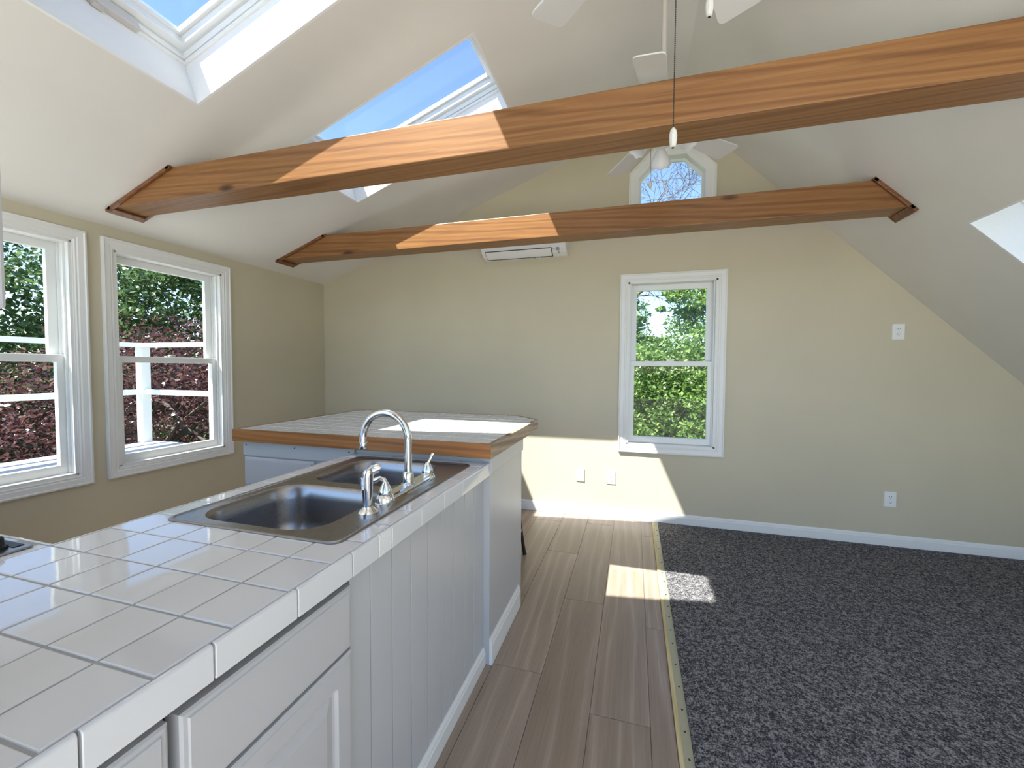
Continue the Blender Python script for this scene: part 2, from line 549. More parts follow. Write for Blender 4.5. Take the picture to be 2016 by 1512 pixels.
# planks
PW = 0.2225
seams = [3.302 - PW * k for k in range(15, -1, -1)]
cols_x = [(max(0.012, seams[i]), seams[i + 1]) for i in range(len(seams) - 1)] + [(3.302, 3.390)]
known = {len(cols_x) - 1: -1.563, len(cols_x) - 2: -2.186, len(cols_x) - 3: -1.412, len(cols_x) - 4: -0.815}
PL = 1.221
pcache = {}
for i, (x0, x1) in enumerate(cols_x):
    if x1 - x0 < 0.02: continue
    ph = known.get(i, -0.3 - (i * 0.437) % PL)
    ph = ph % PL - PL
    ys = [-0.015]
    y = ph
    while y > -4.6:
        if y < -0.03: ys.append(y)
        y -= PL
    ys.append(-4.6)
    for a, b2 in zip(ys[1:], ys[:-1]):
        g = 0.0009
        key = (round(x1 - x0, 3), round(b2 - a, 3))
        c = Vector(((x0 + x1) / 2, (a + b2) / 2, -0.003))
        if key in pcache:
            o = bpy.data.objects.new('plank', pcache[key]); col.objects.link(o)
            o.parent = fl; o.location = c - ORIG['floor']
        else:
            hx, hy = (x1 - x0) / 2 - g, (b2 - a) / 2 - g
            mb = MB()
            rings = [[Vector((sx * (hx - q), sy * (hy - q), z)) for sx, sy in ((-1, -1), (1, -1), (1, 1), (-1, 1))]
                     for q, z in ((0, -0.003), (0, 0.002), (0.0012, 0.003))]
            mb.loft([[p + c for p in r] for r in rings])
            o = mb.build('plank', 'oak', fl, origin=c)
            pcache[key] = o.data

# carpet and the strip along it
o = MB().box(3.4405, KX, YR, -0.014, -0.005, 0.010).build('carpet', 'carpet', bevel=0.006)
tag(o, 'charcoal flecked wall-to-wall carpet beside the oak planks', 'carpet', kind='stuff')
ts = empty('transition_strip', (3.414, -2.3, 0))
tag(ts, 'pale wood and metal strip nailed between planks and carpet', 'floor strip')
box('wood_batten', 'batten', (3.390, 3.407, -4.6, -0.014, -0.004, 0.009), ts, 0.002)
mb = MB().prism([(3.407, -0.004), (3.407, 0.0075), (3.412, 0.0085), (3.430, 0.0065), (3.440, 0.004), (3.440, -0.004)],
                lambda u, v, t: Vector((u, t, v)), -4.6, -0.014).build('metal_strip', 'metal_strip', ts)
y = -0.10
nm = None
while y > -3.2:
    c = Vector((3.423 + rnd.uniform(-.002, .002), y, 0.0075))
    if nm is None:
        o = MB().lathe([(0.0045, 0), (0.004, 0.0015), (0.001, 0.002)], 10, c).build('nail', 'nail', ts, origin=c); nm = o.data
    else:
        o = bpy.data.objects.new('nail', nm); col.objects.link(o); o.parent = ts; o.location = c - ORIG[ts.name]
    y -= rnd.uniform(0.10, 0.16)

# ------------------------------------------------------------------ double-hung windows
def double_hung(name, label, loc, rz, W, group=None):
    """local: x across, y outward, z up; origin at the lower left outer corner of the casing"""
    t = empty(name, loc, rz, local=True)
    tag(t, label, 'window', kind='structure')
    h = WZ1 - WZ0
    # casing with a moulded profile: u from the outer edge inwards, v into the room
    prof = [(0, 0.004), (0, -0.020), (0.009, -0.022), (0.014, -0.017), (0.040, -0.015), (0.046, -0.011), (0.054, -0.012), (0.060, -0.008), (0.066, -0.007), (0.066, 0.004)]
    MB().mitre(prof, lambda u, v, s: Vector((u, v, s)), lambda u, v: u, lambda u, v: h - u).build('casing', 'trim', t)
    MB().mitre(prof, lambda u, v, s: Vector((W - u, v, s)), lambda u, v: u, lambda u, v: h - u).build('casing', 'trim', t)
    MB().mitre(prof, lambda u, v, s: Vector((s, v, h - u)), lambda u, v: u, lambda u, v: W - u).build('casing', 'trim', t)
    MB().mitre(prof, lambda u, v, s: Vector((s, v, u)), lambda u, v: u, lambda u, v: W - u).build('casing', 'trim', t)
    i = JW
    a, b2, z0, z1 = i, W - i, i, h - i
    jt = 0.016
    D = 0.145
    box('jamb', 'trim', (a - 0.004, a + jt, -0.004, D, z0, z1), t, 0.001)
    box('jamb', 'trim', (b2 - jt, b2 + 0.004, -0.004, D, z0, z1), t, 0.001)
    box('head_jamb', 'trim', (a, b2, -0.004, D, z1 - jt, z1 + 0.004), t, 0.001)
    mb = MB().prism([(-0.004, z0 - 0.004), (-0.004, z0 + 0.012), (0.04, z0 + 0.014), (D + 0.03, z0 - 0.004), (D + 0.03, z0 - 0.03), (-0.004, z0 - 0.03)][::-1],
                    lambda u, v, s: Vector((s, u, v)), a + 0.001, b2 - 0.001)
    mb.build('sill', 'trim', t)
    # stops between the tracks
    for x0, x1 in ((a + jt, a + jt + 0.011), (b2 - jt - 0.011, b2 - jt)):
        box('stop', 'vinyl', (x0, x1, 0.028, 0.040, z0 + 0.014, z1 - jt), t, 0.001)
        box('stop', 'vinyl', (x0, x1 , 0.079, 0.085, z0 + 0.014, z1 - jt), t, 0.001)
    # sashes
    sa, sb = a + jt + 0.002, b2 - jt - 0.002
    def sash(nm, x0, x1, y0, y1, zz0, zz1, stile, rb, rt):
        fr = plate([(x0, zz0), (x1, zz0), (x1, zz1), (x0, zz1)],
                   [[(x0 + stile, zz0 + rb), (x1 - stile, zz0 + rb), (x1 - stile, zz1 - rt), (x0 + stile, zz1 - rt)]],
                   lambda u, v, s: Vector((u, s, v)), y0, y1).build(nm, 'vinyl', t, bevel=0.003)
        box('glass_pane', 'glass', (x0 + stile - 0.004, x1 - stile + 0.004, (y0 + y1) / 2 - 0.002, (y0 + y1) / 2 + 0.002, zz0 + rb - 0.004, zz1 - rt + 0.004), fr)
        return fr
    zm = 1.375 - WZ0
    sash('upper_sash', sa + 0.004, sb - 0.004, 0.087, 0.117, zm - 0.02, z1 - jt + 0.002, 0.050, 0.040, 0.050)
    ls = sash('lower_sash', sa, sb, 0.042, 0.077, z0 + 0.015, zm + 0.021, 0.042, 0.052, 0.043)
    c = Vector((W / 2, 0.058, zm + 0.021))
    mb = MB().box(c.x - 0.03, c.x + 0.03, c.y - 0.010, c.y + 0.012, c.z, c.z + 0.006)
    mb.lathe([(0.012, 0), (0.012, 0.010), (0.008, 0.013)], 12, c + Vector((0, 0, 0.005)))
    mb.box(c.x - 0.006, c.x + 0.034, c.y - 0.007, c.y + 0.003, c.z + 0.009, c.z + 0.016)
    mb.build('sash_lock', 'vinyl', ls)
    return t

double_hung('window_1', 'white double-hung window nearest the hanging cabinet, cut off by the frame', (0, W1[0], WZ0), math.pi / 2, W1[1] - W1[0])
double_hung('window_2', 'white double-hung window beside the back corner looking on the deck railing', (0, W2[0], WZ0), math.pi / 2, W2[1] - W2[0])
double_hung('window_3', 'white double-hung window in the end wall with green leaves outside', (W3[0], 0, WZ0), 0, W3[1] - W3[0])

# octagon window
t = empty('window_4', (OC[0], 0, OC[1]))
tag(t, 'small octagonal window high in the gable behind the far fan', 'window', kind='structure')
oprof = [(0, 0.004), (0, -0.018), (0.010, -0.020), (0.016, -0.014), (0.048, -0.012), (0.056, -0.009), (0.066, -0.007), (0.078, -0.005), (0.078, 0.004)]
R0 = 0.342
for k in range(8):
    am = k * math.pi / 4
    rd = Vector((math.cos(am), 0, math.sin(am))); tg = Vector((-math.sin(am), 0, math.cos(am)))
    base = Vector((OC[0], 0, OC[1]))
    f8 = lambda u, v, s, rd=rd, tg=tg: base + rd * (R0 - u) + tg * s + Vector((0, v, 0))
    tn = math.tan(math.pi / 8)
    MB().mitre(oprof, f8, lambda u, v: -(R0 - u) * tn, lambda u, v: (R0 - u) * tn).build('casing', 'trim', t)
    jp = [(R0 - OC[2] - 0.012, -0.004), (R0 - OC[2], -0.004), (R0 - OC[2], 0.13), (R0 - OC[2] - 0.012, 0.13)]
    MB().mitre(jp, f8, lambda u, v: -(R0 - u) * tn, lambda u, v: (R0 - u) * tn).build('jamb', 'trim', t)
fr = plate(octa(OC[2] + 0.001), [octa(OC[2] - 0.022)], lambda u, v, s: Vector((u, s, v)), 0.07, 0.095).build('sash', 'vinyl', t, bevel=0.002)
MB().prism(octa(OC[2] - 0.018), lambda u, v, s: Vector((u, s, v)), 0.081, 0.085).build('glass_pane', 'glass', fr)

# ------------------------------------------------------------------ skylights
def skylight(name, label, a0, a1, y0, y1, FN, operator=False):
    t = empty(name, FN((a0 + a1) / 2, (y0 + y1) / 2, 0))
    tag(t, label, 'skylight', kind='structure')
    d = 0.235
    th = 0.012
    box('shaft_side', 'shaft', (a0 - th, a0, y0 - th, y1 + th, -0.0006, d), t, fn=FN)
    box('shaft_side', 'shaft', (a1, a1 + th, y0 - th, y1 + th, -0.0006, d), t, fn=FN)
    box('shaft_side', 'shaft', (a0, a1, y0 - th, y0, -0.0006, d), t, fn=FN)
    box('shaft_side', 'shaft', (a0, a1, y1, y1 + th, -0.0006, d), t, fn=FN)
    def ring(nm, m_, il, iu, inr, ifa, h0, h1, ol=0.06, bev=0.003):
        return plate([(a0 - ol, y0 - ol), (a1 + ol, y0 - ol), (a1 + ol, y1 + ol), (a0 - ol, y1 + ol)],
                     [[(a0 + il, y0 + inr), (a1 - iu, y0 + inr), (a1 - iu, y1 - ifa), (a0 + il, y1 - ifa)]],
                     FN, h0, h1).build(nm, m_, t, bevel=bev)
    ring('frame', 'vinyl', 0.012, 0.012, 0.012, 0.012, 0.205, 0.222, 0.02)
    ring('frame', 'vinyl', 0.022, 0.022, 0.030, 0.018, 0.224, 0.250)
    s = ring('sash', 'vinyl', 0.060, 0.045, 0.075, 0.040, 0.258, 0.300, -0.004)
    ring('sash_rim', 'vinyl', 0.075, 0.060, 0.088, 0.055, 0.300, 0.330, 0.06)
    box('glass_pane', 'glass', (a0 + 0.05, a1 - 0.03, y0 + 0.06, y1 - 0.03, 0.306, 0.311), t, fn=FN)
    if operator:
        ym = (y0 + y1) / 2
        op = box('operator', 'rod', (a0 + 0.0, a0 + 0.030, ym - 0.15, ym + 0.15, 0.200, 0.252), t, 0.004, fn=FN)
        box('crank_socket', 'rod', (a0 + 0.004, a0 + 0.02, ym - 0.02, ym + 0.02, 0.185, 0.201), op, fn=FN)
    return t
names = ['near skylight over the kitchen with a crank-out sash and sunlit shaft',
         'skylight between the two beams with sunlit shaft end',
         'skylight over the room behind the viewer']
for i, s in enumerate(SKY):
    skylight('window_%d' % (5 + i), names[i], s[0] / ca, s[1] / ca, s[2], s[3], SLF, operator=(i == 0))
for i, s in enumerate(SKYR):
    skylight('window_%d' % (8 + i), ['skylight in the steep slope at the right edge with a blue-lit shaft', 'skylight in the steep slope behind the viewer'][i],
             (s[0] - 3.516) / cb, (s[1] - 3.516) / cb, s[2], s[3], SRF)

# ------------------------------------------------------------------ beams
def beam(label, y0, y1, z0, z1):
    zc = (z0 + z1) / 2
    t = empty('ceiling_beam', (2.5, (y0 + y1) / 2, z0))
    tag(t, label, 'beam', 'tie beams across the room')
    xl0, xl1 = (z0 - H) / SL, (z1 - H) / SL
    xr0, xr1 = 3.516 + (3.5051 - z0) / SR, 3.516 + (3.5051 - z1) / SR
    e = 0.002
    MB().prism([(xl0 + e, z0), (xr0 - e, z0), (xr1 - e, z1), (xl1 + e, z1)], lambda u, v, s: Vector((u, s, v)), y0, y1).build('timber', 'beam', t, bevel=0.004, origin=(2.4, (y0 + y1) / 2, zc))
    # mouldings that wrap both ends where the beam meets the slopes
    g, o2 = 0.020, 0.018
    for x0, x1, F2, nn in ((xl0, xl1, E1, -NL), (xr0, xr1, E2, -NR)):
        lo = Vector((x0, 0, z0)); hi = Vector((x1, 0, z1))
        d = (hi - lo).normalized(); L = (hi - lo).length
        def FN(s, y, q, lo=lo, d=d, nn=nn): return lo + d * s + Vector((0, y, 0)) + nn * (q - 0.001)
        box('end_moulding', 'beam_trim', (-o2, L + o2, y0 - o2, y0 + 0.001, 0, g), t, 0.003, fn=FN)
        box('end_moulding', 'beam_trim', (-o2, L + o2, y1 - 0.001, y1 + o2, 0, g), t, 0.003, fn=FN)
        q0 = 0.05
        box('end_moulding', 'beam_trim', (-o2 * 2.0, 0.012, y0 - o2, y1 + o2, 0, g), t, 0.003, fn=FN)
        box('end_moulding', 'beam_trim', (L - 0.01, L + o2 * 1.2, y0 - o2, y1 + o2, 0, g), t, 0.003, fn=FN)
    return t
beam('stained pine tie beam nearest the viewer, running out of the right edge', -2.0, -1.834, 2.284, 2.459)
beam('stained pine tie beam near the end wall, crossing below the octagonal window', -0.76, -0.595, 2.283, 2.455)

# ------------------------------------------------------------------ tiles
def clip(poly, nx, ny, d):
    """keep the part with nx*x + ny*y <= d"""
    out = []
    for i in range(len(poly)):
        a, b2 = poly[i], poly[(i + 1) % len(poly)]
        da, db = nx * a[0] + ny * a[1] - d, nx * b2[0] + ny * b2[1] - d
        if da <= 0: out.append(a)
        if (da < 0 < db) or (db < 0 < da):
            k = da / (da - db)
            out.append((a[0] + (b2[0] - a[0]) * k, a[1] + (b2[1] - a[1]) * k))
    return out

def inset(poly, q):
    n = len(poly); out = []
    for i in range(n):
        p0, p1, p2 = Vector(poly[i - 1]), Vector(poly[i]), Vector(poly[(i + 1) % n])
        d1, d2 = (p1 - p0).normalized(), (p2 - p1).normalized()
        n1, n2 = Vector((-d1.y, d1.x)), Vector((-d2.y, d2.x))
        k = n1 + n2
        den = 1 + n1.dot(n2)
        out.append(p1 + k * (q / den if abs(den) > 1e-4 else q))
    return out

tcache = {}
def tile(poly, z, parent, tilt=0.0035):
    """poly counter-clockwise, grout already taken off; glazed top with eased edges"""
    xs_ = [p[0] for p in poly]; ys_ = [p[1] for p in poly]
    c = Vector(((min(xs_) + max(xs_)) / 2, (min(ys_) + max(ys_)) / 2, z))
    key = tuple((round(p[0] - c.x, 4), round(p[1] - c.y, 4)) for p in poly)
    if key in tcache:
        o = bpy.data.objects.new('tile', tcache[key]); col.objects.link(o)
        o.parent = parent; o.location = c - ORIG[parent.name]
    else:
        rings = []
        for q, dz in ((0, -0.007), (0, -0.0022), (0.0007, -0.0009), (0.0022, 0.0)):
            rings.append([Vector((p.x, p.y, z + dz)) for p in inset(poly, q)])
        o = MB().loft(rings, cap=True, cap0=False).build('tile', 'tile', parent, origin=c)
        tcache[key] = o.data
    o.rotation_euler = (rnd.gauss(0, tilt), rnd.gauss(0, tilt), 0)
    return o

TP = 0.1137; GR = 0.0045
CZ = 0.914                         # worktop height
XF = 2.612; XLc = XF - 6 * TP      # tile field, front to aisle side
SKx0, SKx1, SKy0, SKy1 = 2.004, 2.562, -2.964, -2.118     # sink rim
YB = -2.05                         # front of the bar
YN = -4.02                         # near end of the counter
ct = empty('tiled_worktop', (2.27, -3.0, CZ))
tag(ct, 'white tiled kitchen worktop with grey grout around the steel sink', 'worktop')
hole = [(2.035, -2.93), (2.49, -2.93), (2.49, -2.15), (2.035, -2.15)]
LX0 = 0.05                         # the near leg of the worktop runs to the window wall
LYF = -3.0405 - TP                 # its far edge
bed = plate([(LX0, YN), (2.6125, YN), (2.6125, YB + 0.002), (XLc - 0.003, YB + 0.002), (XLc - 0.003, LYF + 0.003), (LX0, LYF + 0.003)], [hole], XYZ, CZ - 0.055, CZ - 0.0022)
bed.build('grout_bed', 'grout', ct)
y_lines = [-3.0405 + TP * k for k in range(-9, 9)]
y_lines = [y for y in y_lines if y > YN] + [YB]
y_lines = [YN] + y_lines
hx0, hx1, hy0, hy1 = 2.035, 2.49, -2.93, -2.15
for k in range(6):
    x1 = XF - TP * k; x0 = x1 - TP
    for ya, yb in zip(y_lines[:-1], y_lines[1:]):
        if yb - ya < 0.012: continue
        g = GR / 2
        X0, X1, Y0, Y1 = x0 + g, x1 - g, ya + g, yb - g
        ix0, ix1, iy0, iy1 = max(X0, hx0), min(X1, hx1), max(Y0, hy0), min(Y1, hy1)
        if ix0 < ix1 and iy0 < iy1:            # cut round the sink
            cx0, cx1 = X0 < hx0, X1 > hx1
            cy0, cy1 = Y0 < hy0, Y1 > hy1
            if not (cx0 or cx1 or cy0 or cy1): continue
            if cx0 and cy0: poly = [(X0, Y0), (X1, Y0), (X1, hy0), (hx0, hy0), (hx0, Y1), (X0, Y1)]
            elif cx1 and cy0: poly = [(X0, Y0), (X1, Y0), (X1, Y1), (hx1, Y1), (hx1, hy0), (X0, hy0)]
            elif cx0 and cy1: poly = [(X0, Y0), (hx0, Y0), (hx0, hy1), (X1, hy1), (X1, Y1), (X0, Y1)]
            elif cx1 and cy1: poly = [(X0, hy1), (hx1, hy1), (hx1, Y0), (X1, Y0), (X1, Y1), (X0, Y1)]
            elif cx0: poly = [(X0, Y0), (hx0, Y0), (hx0, Y1), (X0, Y1)]
            elif cx1: poly = [(hx1, Y0), (X1, Y0), (X1, Y1), (hx1, Y1)]
            elif cy0: poly = [(X0, Y0), (X1, Y0), (X1, hy0), (X0, hy0)]
            else: poly = [(X0, hy1), (X1, hy1), (X1, Y1), (X0, Y1)]
            tile(poly, CZ, ct)
        else:
            tile([(X0, Y0), (X1, Y0), (X1, Y1), (X0, Y1)], CZ, ct)
# near leg: tiles beyond the cooktop cut-out
CKx0, CKx1, CKy0, CKy1 = 1.16, 1.905, -3.74, -3.172
for k in range(16):
    x1 = XLc - TP * k; x0 = max(LX0, x1 - TP)
    if x1 - x0 < 0.02: continue
    ys = [LYF - TP * j for j in range(0, 8)]
    ys = [y for y in ys if y > YN] + [YN]
    for yb, ya in zip(ys[:-1], ys[1:]):
        g = GR / 2
        X0, X1, Y0, Y1 = x0 + g, x1 - g, ya + g, yb - g
        if X1 > CKx0 and X0 < CKx1 and Y1 > CKy0 and Y0 < CKy1:
            # keep what shows round the cooktop
            if X1 > CKx1 - 0.01 and X1 - (CKx1 - 0.012) > 0.015:
                X0 = CKx1 - 0.012
            elif Y1 > CKy1 - 0.008 and Y1 - (CKy1 - 0.008) > 0.012:
                Y0 = CKy1 - 0.008
            else:
                continue
        if X1 - X0 > 0.008 and Y1 - Y0 > 0.008:
            tile([(X0, Y0), (X1, Y0), (X1, Y1), (X0, Y1)], CZ, ct)
# edge tiles along the front
def edge_tile(ya, yb, mname='tile', px=2.6125, sgn=1, zb=0.858):
    pr = []
    r = 0.006
    xf = px + 0.0095 * sgn
    pr = [(px + 0.001 * sgn, CZ), (xf - r * sgn, CZ)]
    for k in range(1, 6):
        a = math.radians(90 - 90 * k / 5)
        pr.append((xf - r * sgn + r * math.cos(a) * sgn, CZ - r + r * math.sin(a)))
    pr += [(xf, zb), (px + 0.001 * sgn, zb)]
    o = MB().prism(pr, lambda u, v, s: Vector((u, s, v)), ya + 0.0018, yb - 0.0018).build('edge_tile', mname, ct, bevel=0.0012)
    smooth(o, 40)
    return o
ej = [-2.052, -2.202, -2.357, -2.513, -2.667, -2.824, -2.984, -3.143, -3.305, -3.464, -3.622, -3.78, -3.938, -4.02]
for a, b2 in zip(ej[1:], ej[:-1]):
    if abs(a + 2.984) < 1e-4:
        edge_tile(a, -2.883)
        o = edge_tile(-2.8835, b2, 'tile_wavy')
        o['label'] = 'short shiny cut edge tile'
    else:
        edge_tile(a, b2)
ya = -2.054
while ya > -3.0:
    edge_tile(max(ya - 0.1575, -3.152), ya, 'tile', XLc - 0.0015, -1)
    ya -= 0.1575
x = XLc - 0.004
while x > LX0 + 0.02:
    xa = max(LX0, x - 0.1575)
    pr = [(LYF, CZ), (LYF + 0.0065, CZ), (LYF + 0.0105, CZ - 0.003), (LYF + 0.0115, CZ - 0.007), (LYF + 0.0115, 0.858), (LYF, 0.858)]
    smooth(MB().prism(pr, lambda u, v, s: Vector((s, u, v)), xa + 0.0018, x - 0.0018).build('edge_tile', 'tile', ct), 40)
    x = xa

# ------------------------------------------------------------------ base cabinets under the worktop
def door_front(name, y0, y1, z0, z1, parent, x=2.579, t=0.034, panel=True, routed=0.05):
    """a door or drawer front facing +x with an eased edge; doors get a raised panel"""
    if not panel:
        mb = MB()
        rings = []
        for q, dx in ((0, 0), (0, t - 0.006), (0.004, t - 0.003), (0.010, t - 0.0025), (0.012, t)):
            rings.append([Vector((x + dx, yy, zz)) for yy, zz in ((y0 + q, z0 + q), (y1 - q, z0 + q), (y1 - q, z1 - q), (y0 + q, z1 - q))])
        return mb.loft(rings).build(name, 'cabinet', parent)
    mb = MB()
    w = y1 - y0; h = z1 - z0
    rings = []
    def rr(q, r, dx):
        return [Vector((x + dx, yy, zz)) for yy, zz in rrect(y0 + q, y1 - q, z0 + q, z1 - q, max(r, 0.0008), 4)]
    f = routed
    for q, r, dx in ((0, 0, 0), (0, 0, t - 0.006), (0.004, 0.001, t - 0.003), (0.010, 0.001, t - 0.0025), (0.012, 0.001, t),
                     (f, 0.012, t), (f + 0.006, 0.010, t - 0.006), (f + 0.012, 0.008, t - 0.0075), (f + 0.034, 0.002, t - 0.001), (f + 0.036, 0.002, t - 0.0005)):
        rings.append(rr(q, r, dx))
    return mb.loft(rings).build(name, 'cabinet', parent)

# unit with one drawer over one door, next to the beadboard
b1 = empty('base_cabinet', (2.27, -3.16, 0))
tag(b1, 'white base cabinet with a drawer over a raised panel door, beside the beadboard', 'cabinet', 'white base cabinets')
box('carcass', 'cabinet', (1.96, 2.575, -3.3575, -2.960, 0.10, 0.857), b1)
box('gap_shade_sheet', 'gap_shade', (2.575, 2.578, -3.357, -2.962, 0.10, 0.857), b1)  # black sheet: shade of the gaps painted behind drawer and door
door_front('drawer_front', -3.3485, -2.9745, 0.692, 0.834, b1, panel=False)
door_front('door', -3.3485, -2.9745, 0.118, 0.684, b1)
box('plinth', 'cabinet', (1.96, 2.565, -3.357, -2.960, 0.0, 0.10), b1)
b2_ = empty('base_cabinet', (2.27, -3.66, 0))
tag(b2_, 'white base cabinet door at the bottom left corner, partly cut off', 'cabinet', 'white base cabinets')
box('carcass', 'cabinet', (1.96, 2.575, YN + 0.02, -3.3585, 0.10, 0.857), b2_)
box('gap_shade_sheet', 'gap_shade', (2.575, 2.578, YN + 0.02, -3.3585, 0.10, 0.857), b2_)  # same painted gap shade behind these doors
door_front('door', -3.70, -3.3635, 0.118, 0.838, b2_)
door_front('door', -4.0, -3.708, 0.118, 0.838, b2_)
box('plinth', 'cabinet', (1.96, 2.565, YN + 0.02, -3.3585, 0.0, 0.10), b2_)
# sink unit backed with beadboard
sb = empty('sink_cabinet', (2.27, -2.5, 0))
tag(sb, 'white beadboard-backed cabinet below the steel sink', 'cabinet')
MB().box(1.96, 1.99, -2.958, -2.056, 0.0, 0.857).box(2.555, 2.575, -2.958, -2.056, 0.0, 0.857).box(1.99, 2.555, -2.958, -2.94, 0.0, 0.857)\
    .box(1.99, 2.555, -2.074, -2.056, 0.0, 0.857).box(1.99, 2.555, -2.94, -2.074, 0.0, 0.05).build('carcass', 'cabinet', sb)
box('groove_shade_sheet', 'groove_shade', (2.5755, 2.5775, -2.957, -2.056, 0.02, 0.856), sb)  # dark sheet added so the white grooves look shaded
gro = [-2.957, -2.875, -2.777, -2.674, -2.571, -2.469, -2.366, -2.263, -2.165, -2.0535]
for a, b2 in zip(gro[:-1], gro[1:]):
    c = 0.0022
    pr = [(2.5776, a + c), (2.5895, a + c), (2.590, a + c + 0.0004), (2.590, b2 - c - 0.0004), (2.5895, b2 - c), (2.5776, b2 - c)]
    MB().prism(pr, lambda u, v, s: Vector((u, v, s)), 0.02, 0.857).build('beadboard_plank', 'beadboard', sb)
bp2 = [(0, 0), (0.0145, 0), (0.0145, 0.054), (0.011, 0.060), (0.011, 0.066), (0.004, 0.078), (0, 0.078)]
MB().prism(bp2, lambda u, v, s: Vector((2.590 + u, s, v)), -2.957, -2.053).build('base_moulding', 'trim', sb, bevel=0.001)

# ------------------------------------------------------------------ sink
sk = empty('kitchen_sink', (2.283, -2.54, CZ))
tag(sk, 'double-bowl brushed steel sink let into the tiles', 'sink')
ZS = CZ + 0.006
bowls = [(2.045, 2.458, -2.928, -2.572), (2.052, 2.455, -2.520, -2.160)]
rim = MB()
outer = rrect(SKx0, SKx1, SKy0, SKy1, 0.028, 6)
bl = [rrect(*b_, 0.095, 8) for b_ in bowls]
flat_out = rrect(SKx0 + 0.012, SKx1 - 0.012, SKy0 + 0.012, SKy1 - 0.012, 0.02, 6)
rim = plate(flat_out, bl, XYZ, ZS - 0.003, ZS - 0.0045)
def rings_from(ps): return [[Vector((x, y, z)) for x, y in poly] for poly, z in ps]
rim.loft(rings_from([(outer, CZ - 0.0005), (rrect(SKx0 - 0.0005, SKx1 + 0.0005, SKy0 - 0.0005, SKy1 + 0.0005, 0.028, 6), CZ + 0.003),
                     (rrect(SKx0 + 0.003, SKx1 - 0.003, SKy0 + 0.003, SKy1 - 0.003, 0.026, 6), ZS),
                     (rrect(SKx0 + 0.008, SKx1 - 0.008, SKy0 + 0.008, SKy1 - 0.008, 0.023, 6), ZS - 0.0005),
                     (flat_out, ZS - 0.003)]), cap=False)
o = rim.build('rim', 'steel', sk); smooth(o, 50)
for b_ in bowls:
    x0, x1, y0, y1 = b_
    ps = []
    for q, r, z in ((0, .095, ZS - .003), (.004, .093, ZS - .006), (.010, .09, ZS - .016), (.015, .088, ZS - .05), (.022, .085, ZS - .12),
                    (.030, .08, ZS - .15), (.045, .07, ZS - .168), (.075, .05, ZS - .178), (.12, .03, ZS - .182)):
        ps.append((rrect(x0 + q, x1 - q, y0 + q, y1 - q, r, 8), z))
    o = MB().loft(rings_from(ps), cap=True, cap0=False).build('bowl', 'steel', sk); smooth(o, 60)
    c = Vector(((x0 + x1) / 2, (y0 + y1) / 2, ZS - 0.182))
    o2 = MB().lathe([(0.044, 0.0005), (0.042, 0.003), (0.034, 0.002), (0.030, -0.004), (0.005, -0.005)], 24, c).build('drain', 'chrome', o, sm=True)

# faucet
FZ = ZS - 0.003
FX = 2.497
fc = empty('kitchen_faucet', (FX, -2.53, FZ))
tag(fc, 'chrome gooseneck faucet with two lever handles on the sink', 'faucet')
dp = []
for dz, q in ((0, 0), (0.003, 0), (0.006, 0.004), (0.019, 0.006), (0.023, 0.010)):
    dp.append([Vector((x, y, FZ + dz)) for x, y in rrect(FX - 0.026 + q, FX + 0.026 - q, -2.700 + q, -2.360 - q, 0.025 - q, 6)])
MB().loft(dp).build('deck_plate', 'chrome', fc, sm=True)
pts = [Vector((FX, -2.53, FZ + 0.01)), Vector((FX, -2.53, FZ + 0.09))]
RC = 0.088; zc = 1.088
for k in range(0, 19):
    a = math.pi * k / 18
    pts.append(Vector((FX - RC + RC * math.cos(a), -2.53, zc + RC * math.sin(a))))
pts.append(Vector((FX - 2 * RC, -2.53, 1.066)))
MB().tube(pts, [0.0125] * len(pts), 16).build('spout', 'chrome', fc, sm=True)
MB().lathe([(0.012, 0), (0.0145, 0.002), (0.0145, 0.006), (0.0125, 0.008), (0.0125, 0.022), (0.011, 0.024)][::-1] if False else
           [(0.0115, -0.022), (0.0125, -0.020), (0.0125, -0.006), (0.0155, -0.004), (0.0155, 0.002), (0.0125, 0.004)], 18, (FX - 2 * RC, -2.53, 1.068)).build('aerator', 'chrome', fc, sm=True)
MB().lathe([(0.024, 0.018), (0.024, 0.024), (0.0185, 0.028), (0.0185, 0.058), (0.0155, 0.064), (0.013, 0.066)], 20, (FX, -2.53, FZ)).build('spout_collar', 'chrome', fc, sm=True)
for hy, tip in ((-2.665, Vector((-0.036, -0.006, 0.006))), (-2.392, Vector((0.018, 0.010, 0.040)))):
    hp = [(0.029, 0.0), (0.029, 0.012), (0.025, 0.022), (0.020, 0.026), (0.021, 0.030), (0.0195, 0.040), (0.014, 0.052), (0.009, 0.062), (0.006, 0.066)]
    h = MB().lathe(hp, 20, (FX, hy, FZ)).build('handle', 'chrome', fc, sm=True)
    top = Vector((FX, hy, FZ + 0.058))
    if tip.z < 0.02:
        lv = [top, top + Vector((-0.006, 0, 0.012)), top + Vector((-0.018, -0.002, 0.016)), top + tip + Vector((0, 0, 0.002)), top + tip + Vector((-0.004, 0, -0.004))]
        MB().tube(lv, [0.008, 0.0085, 0.0075, 0.0085, 0.006], 12).build('lever', 'chrome', h, sm=True)
    else:
        lv = [top, top + tip * 0.4, top + tip * 0.8, top + tip]
        MB().tube(lv, [0.0065, 0.005, 0.007, 0.006], 12).build('lever', 'brass', h, sm=True)
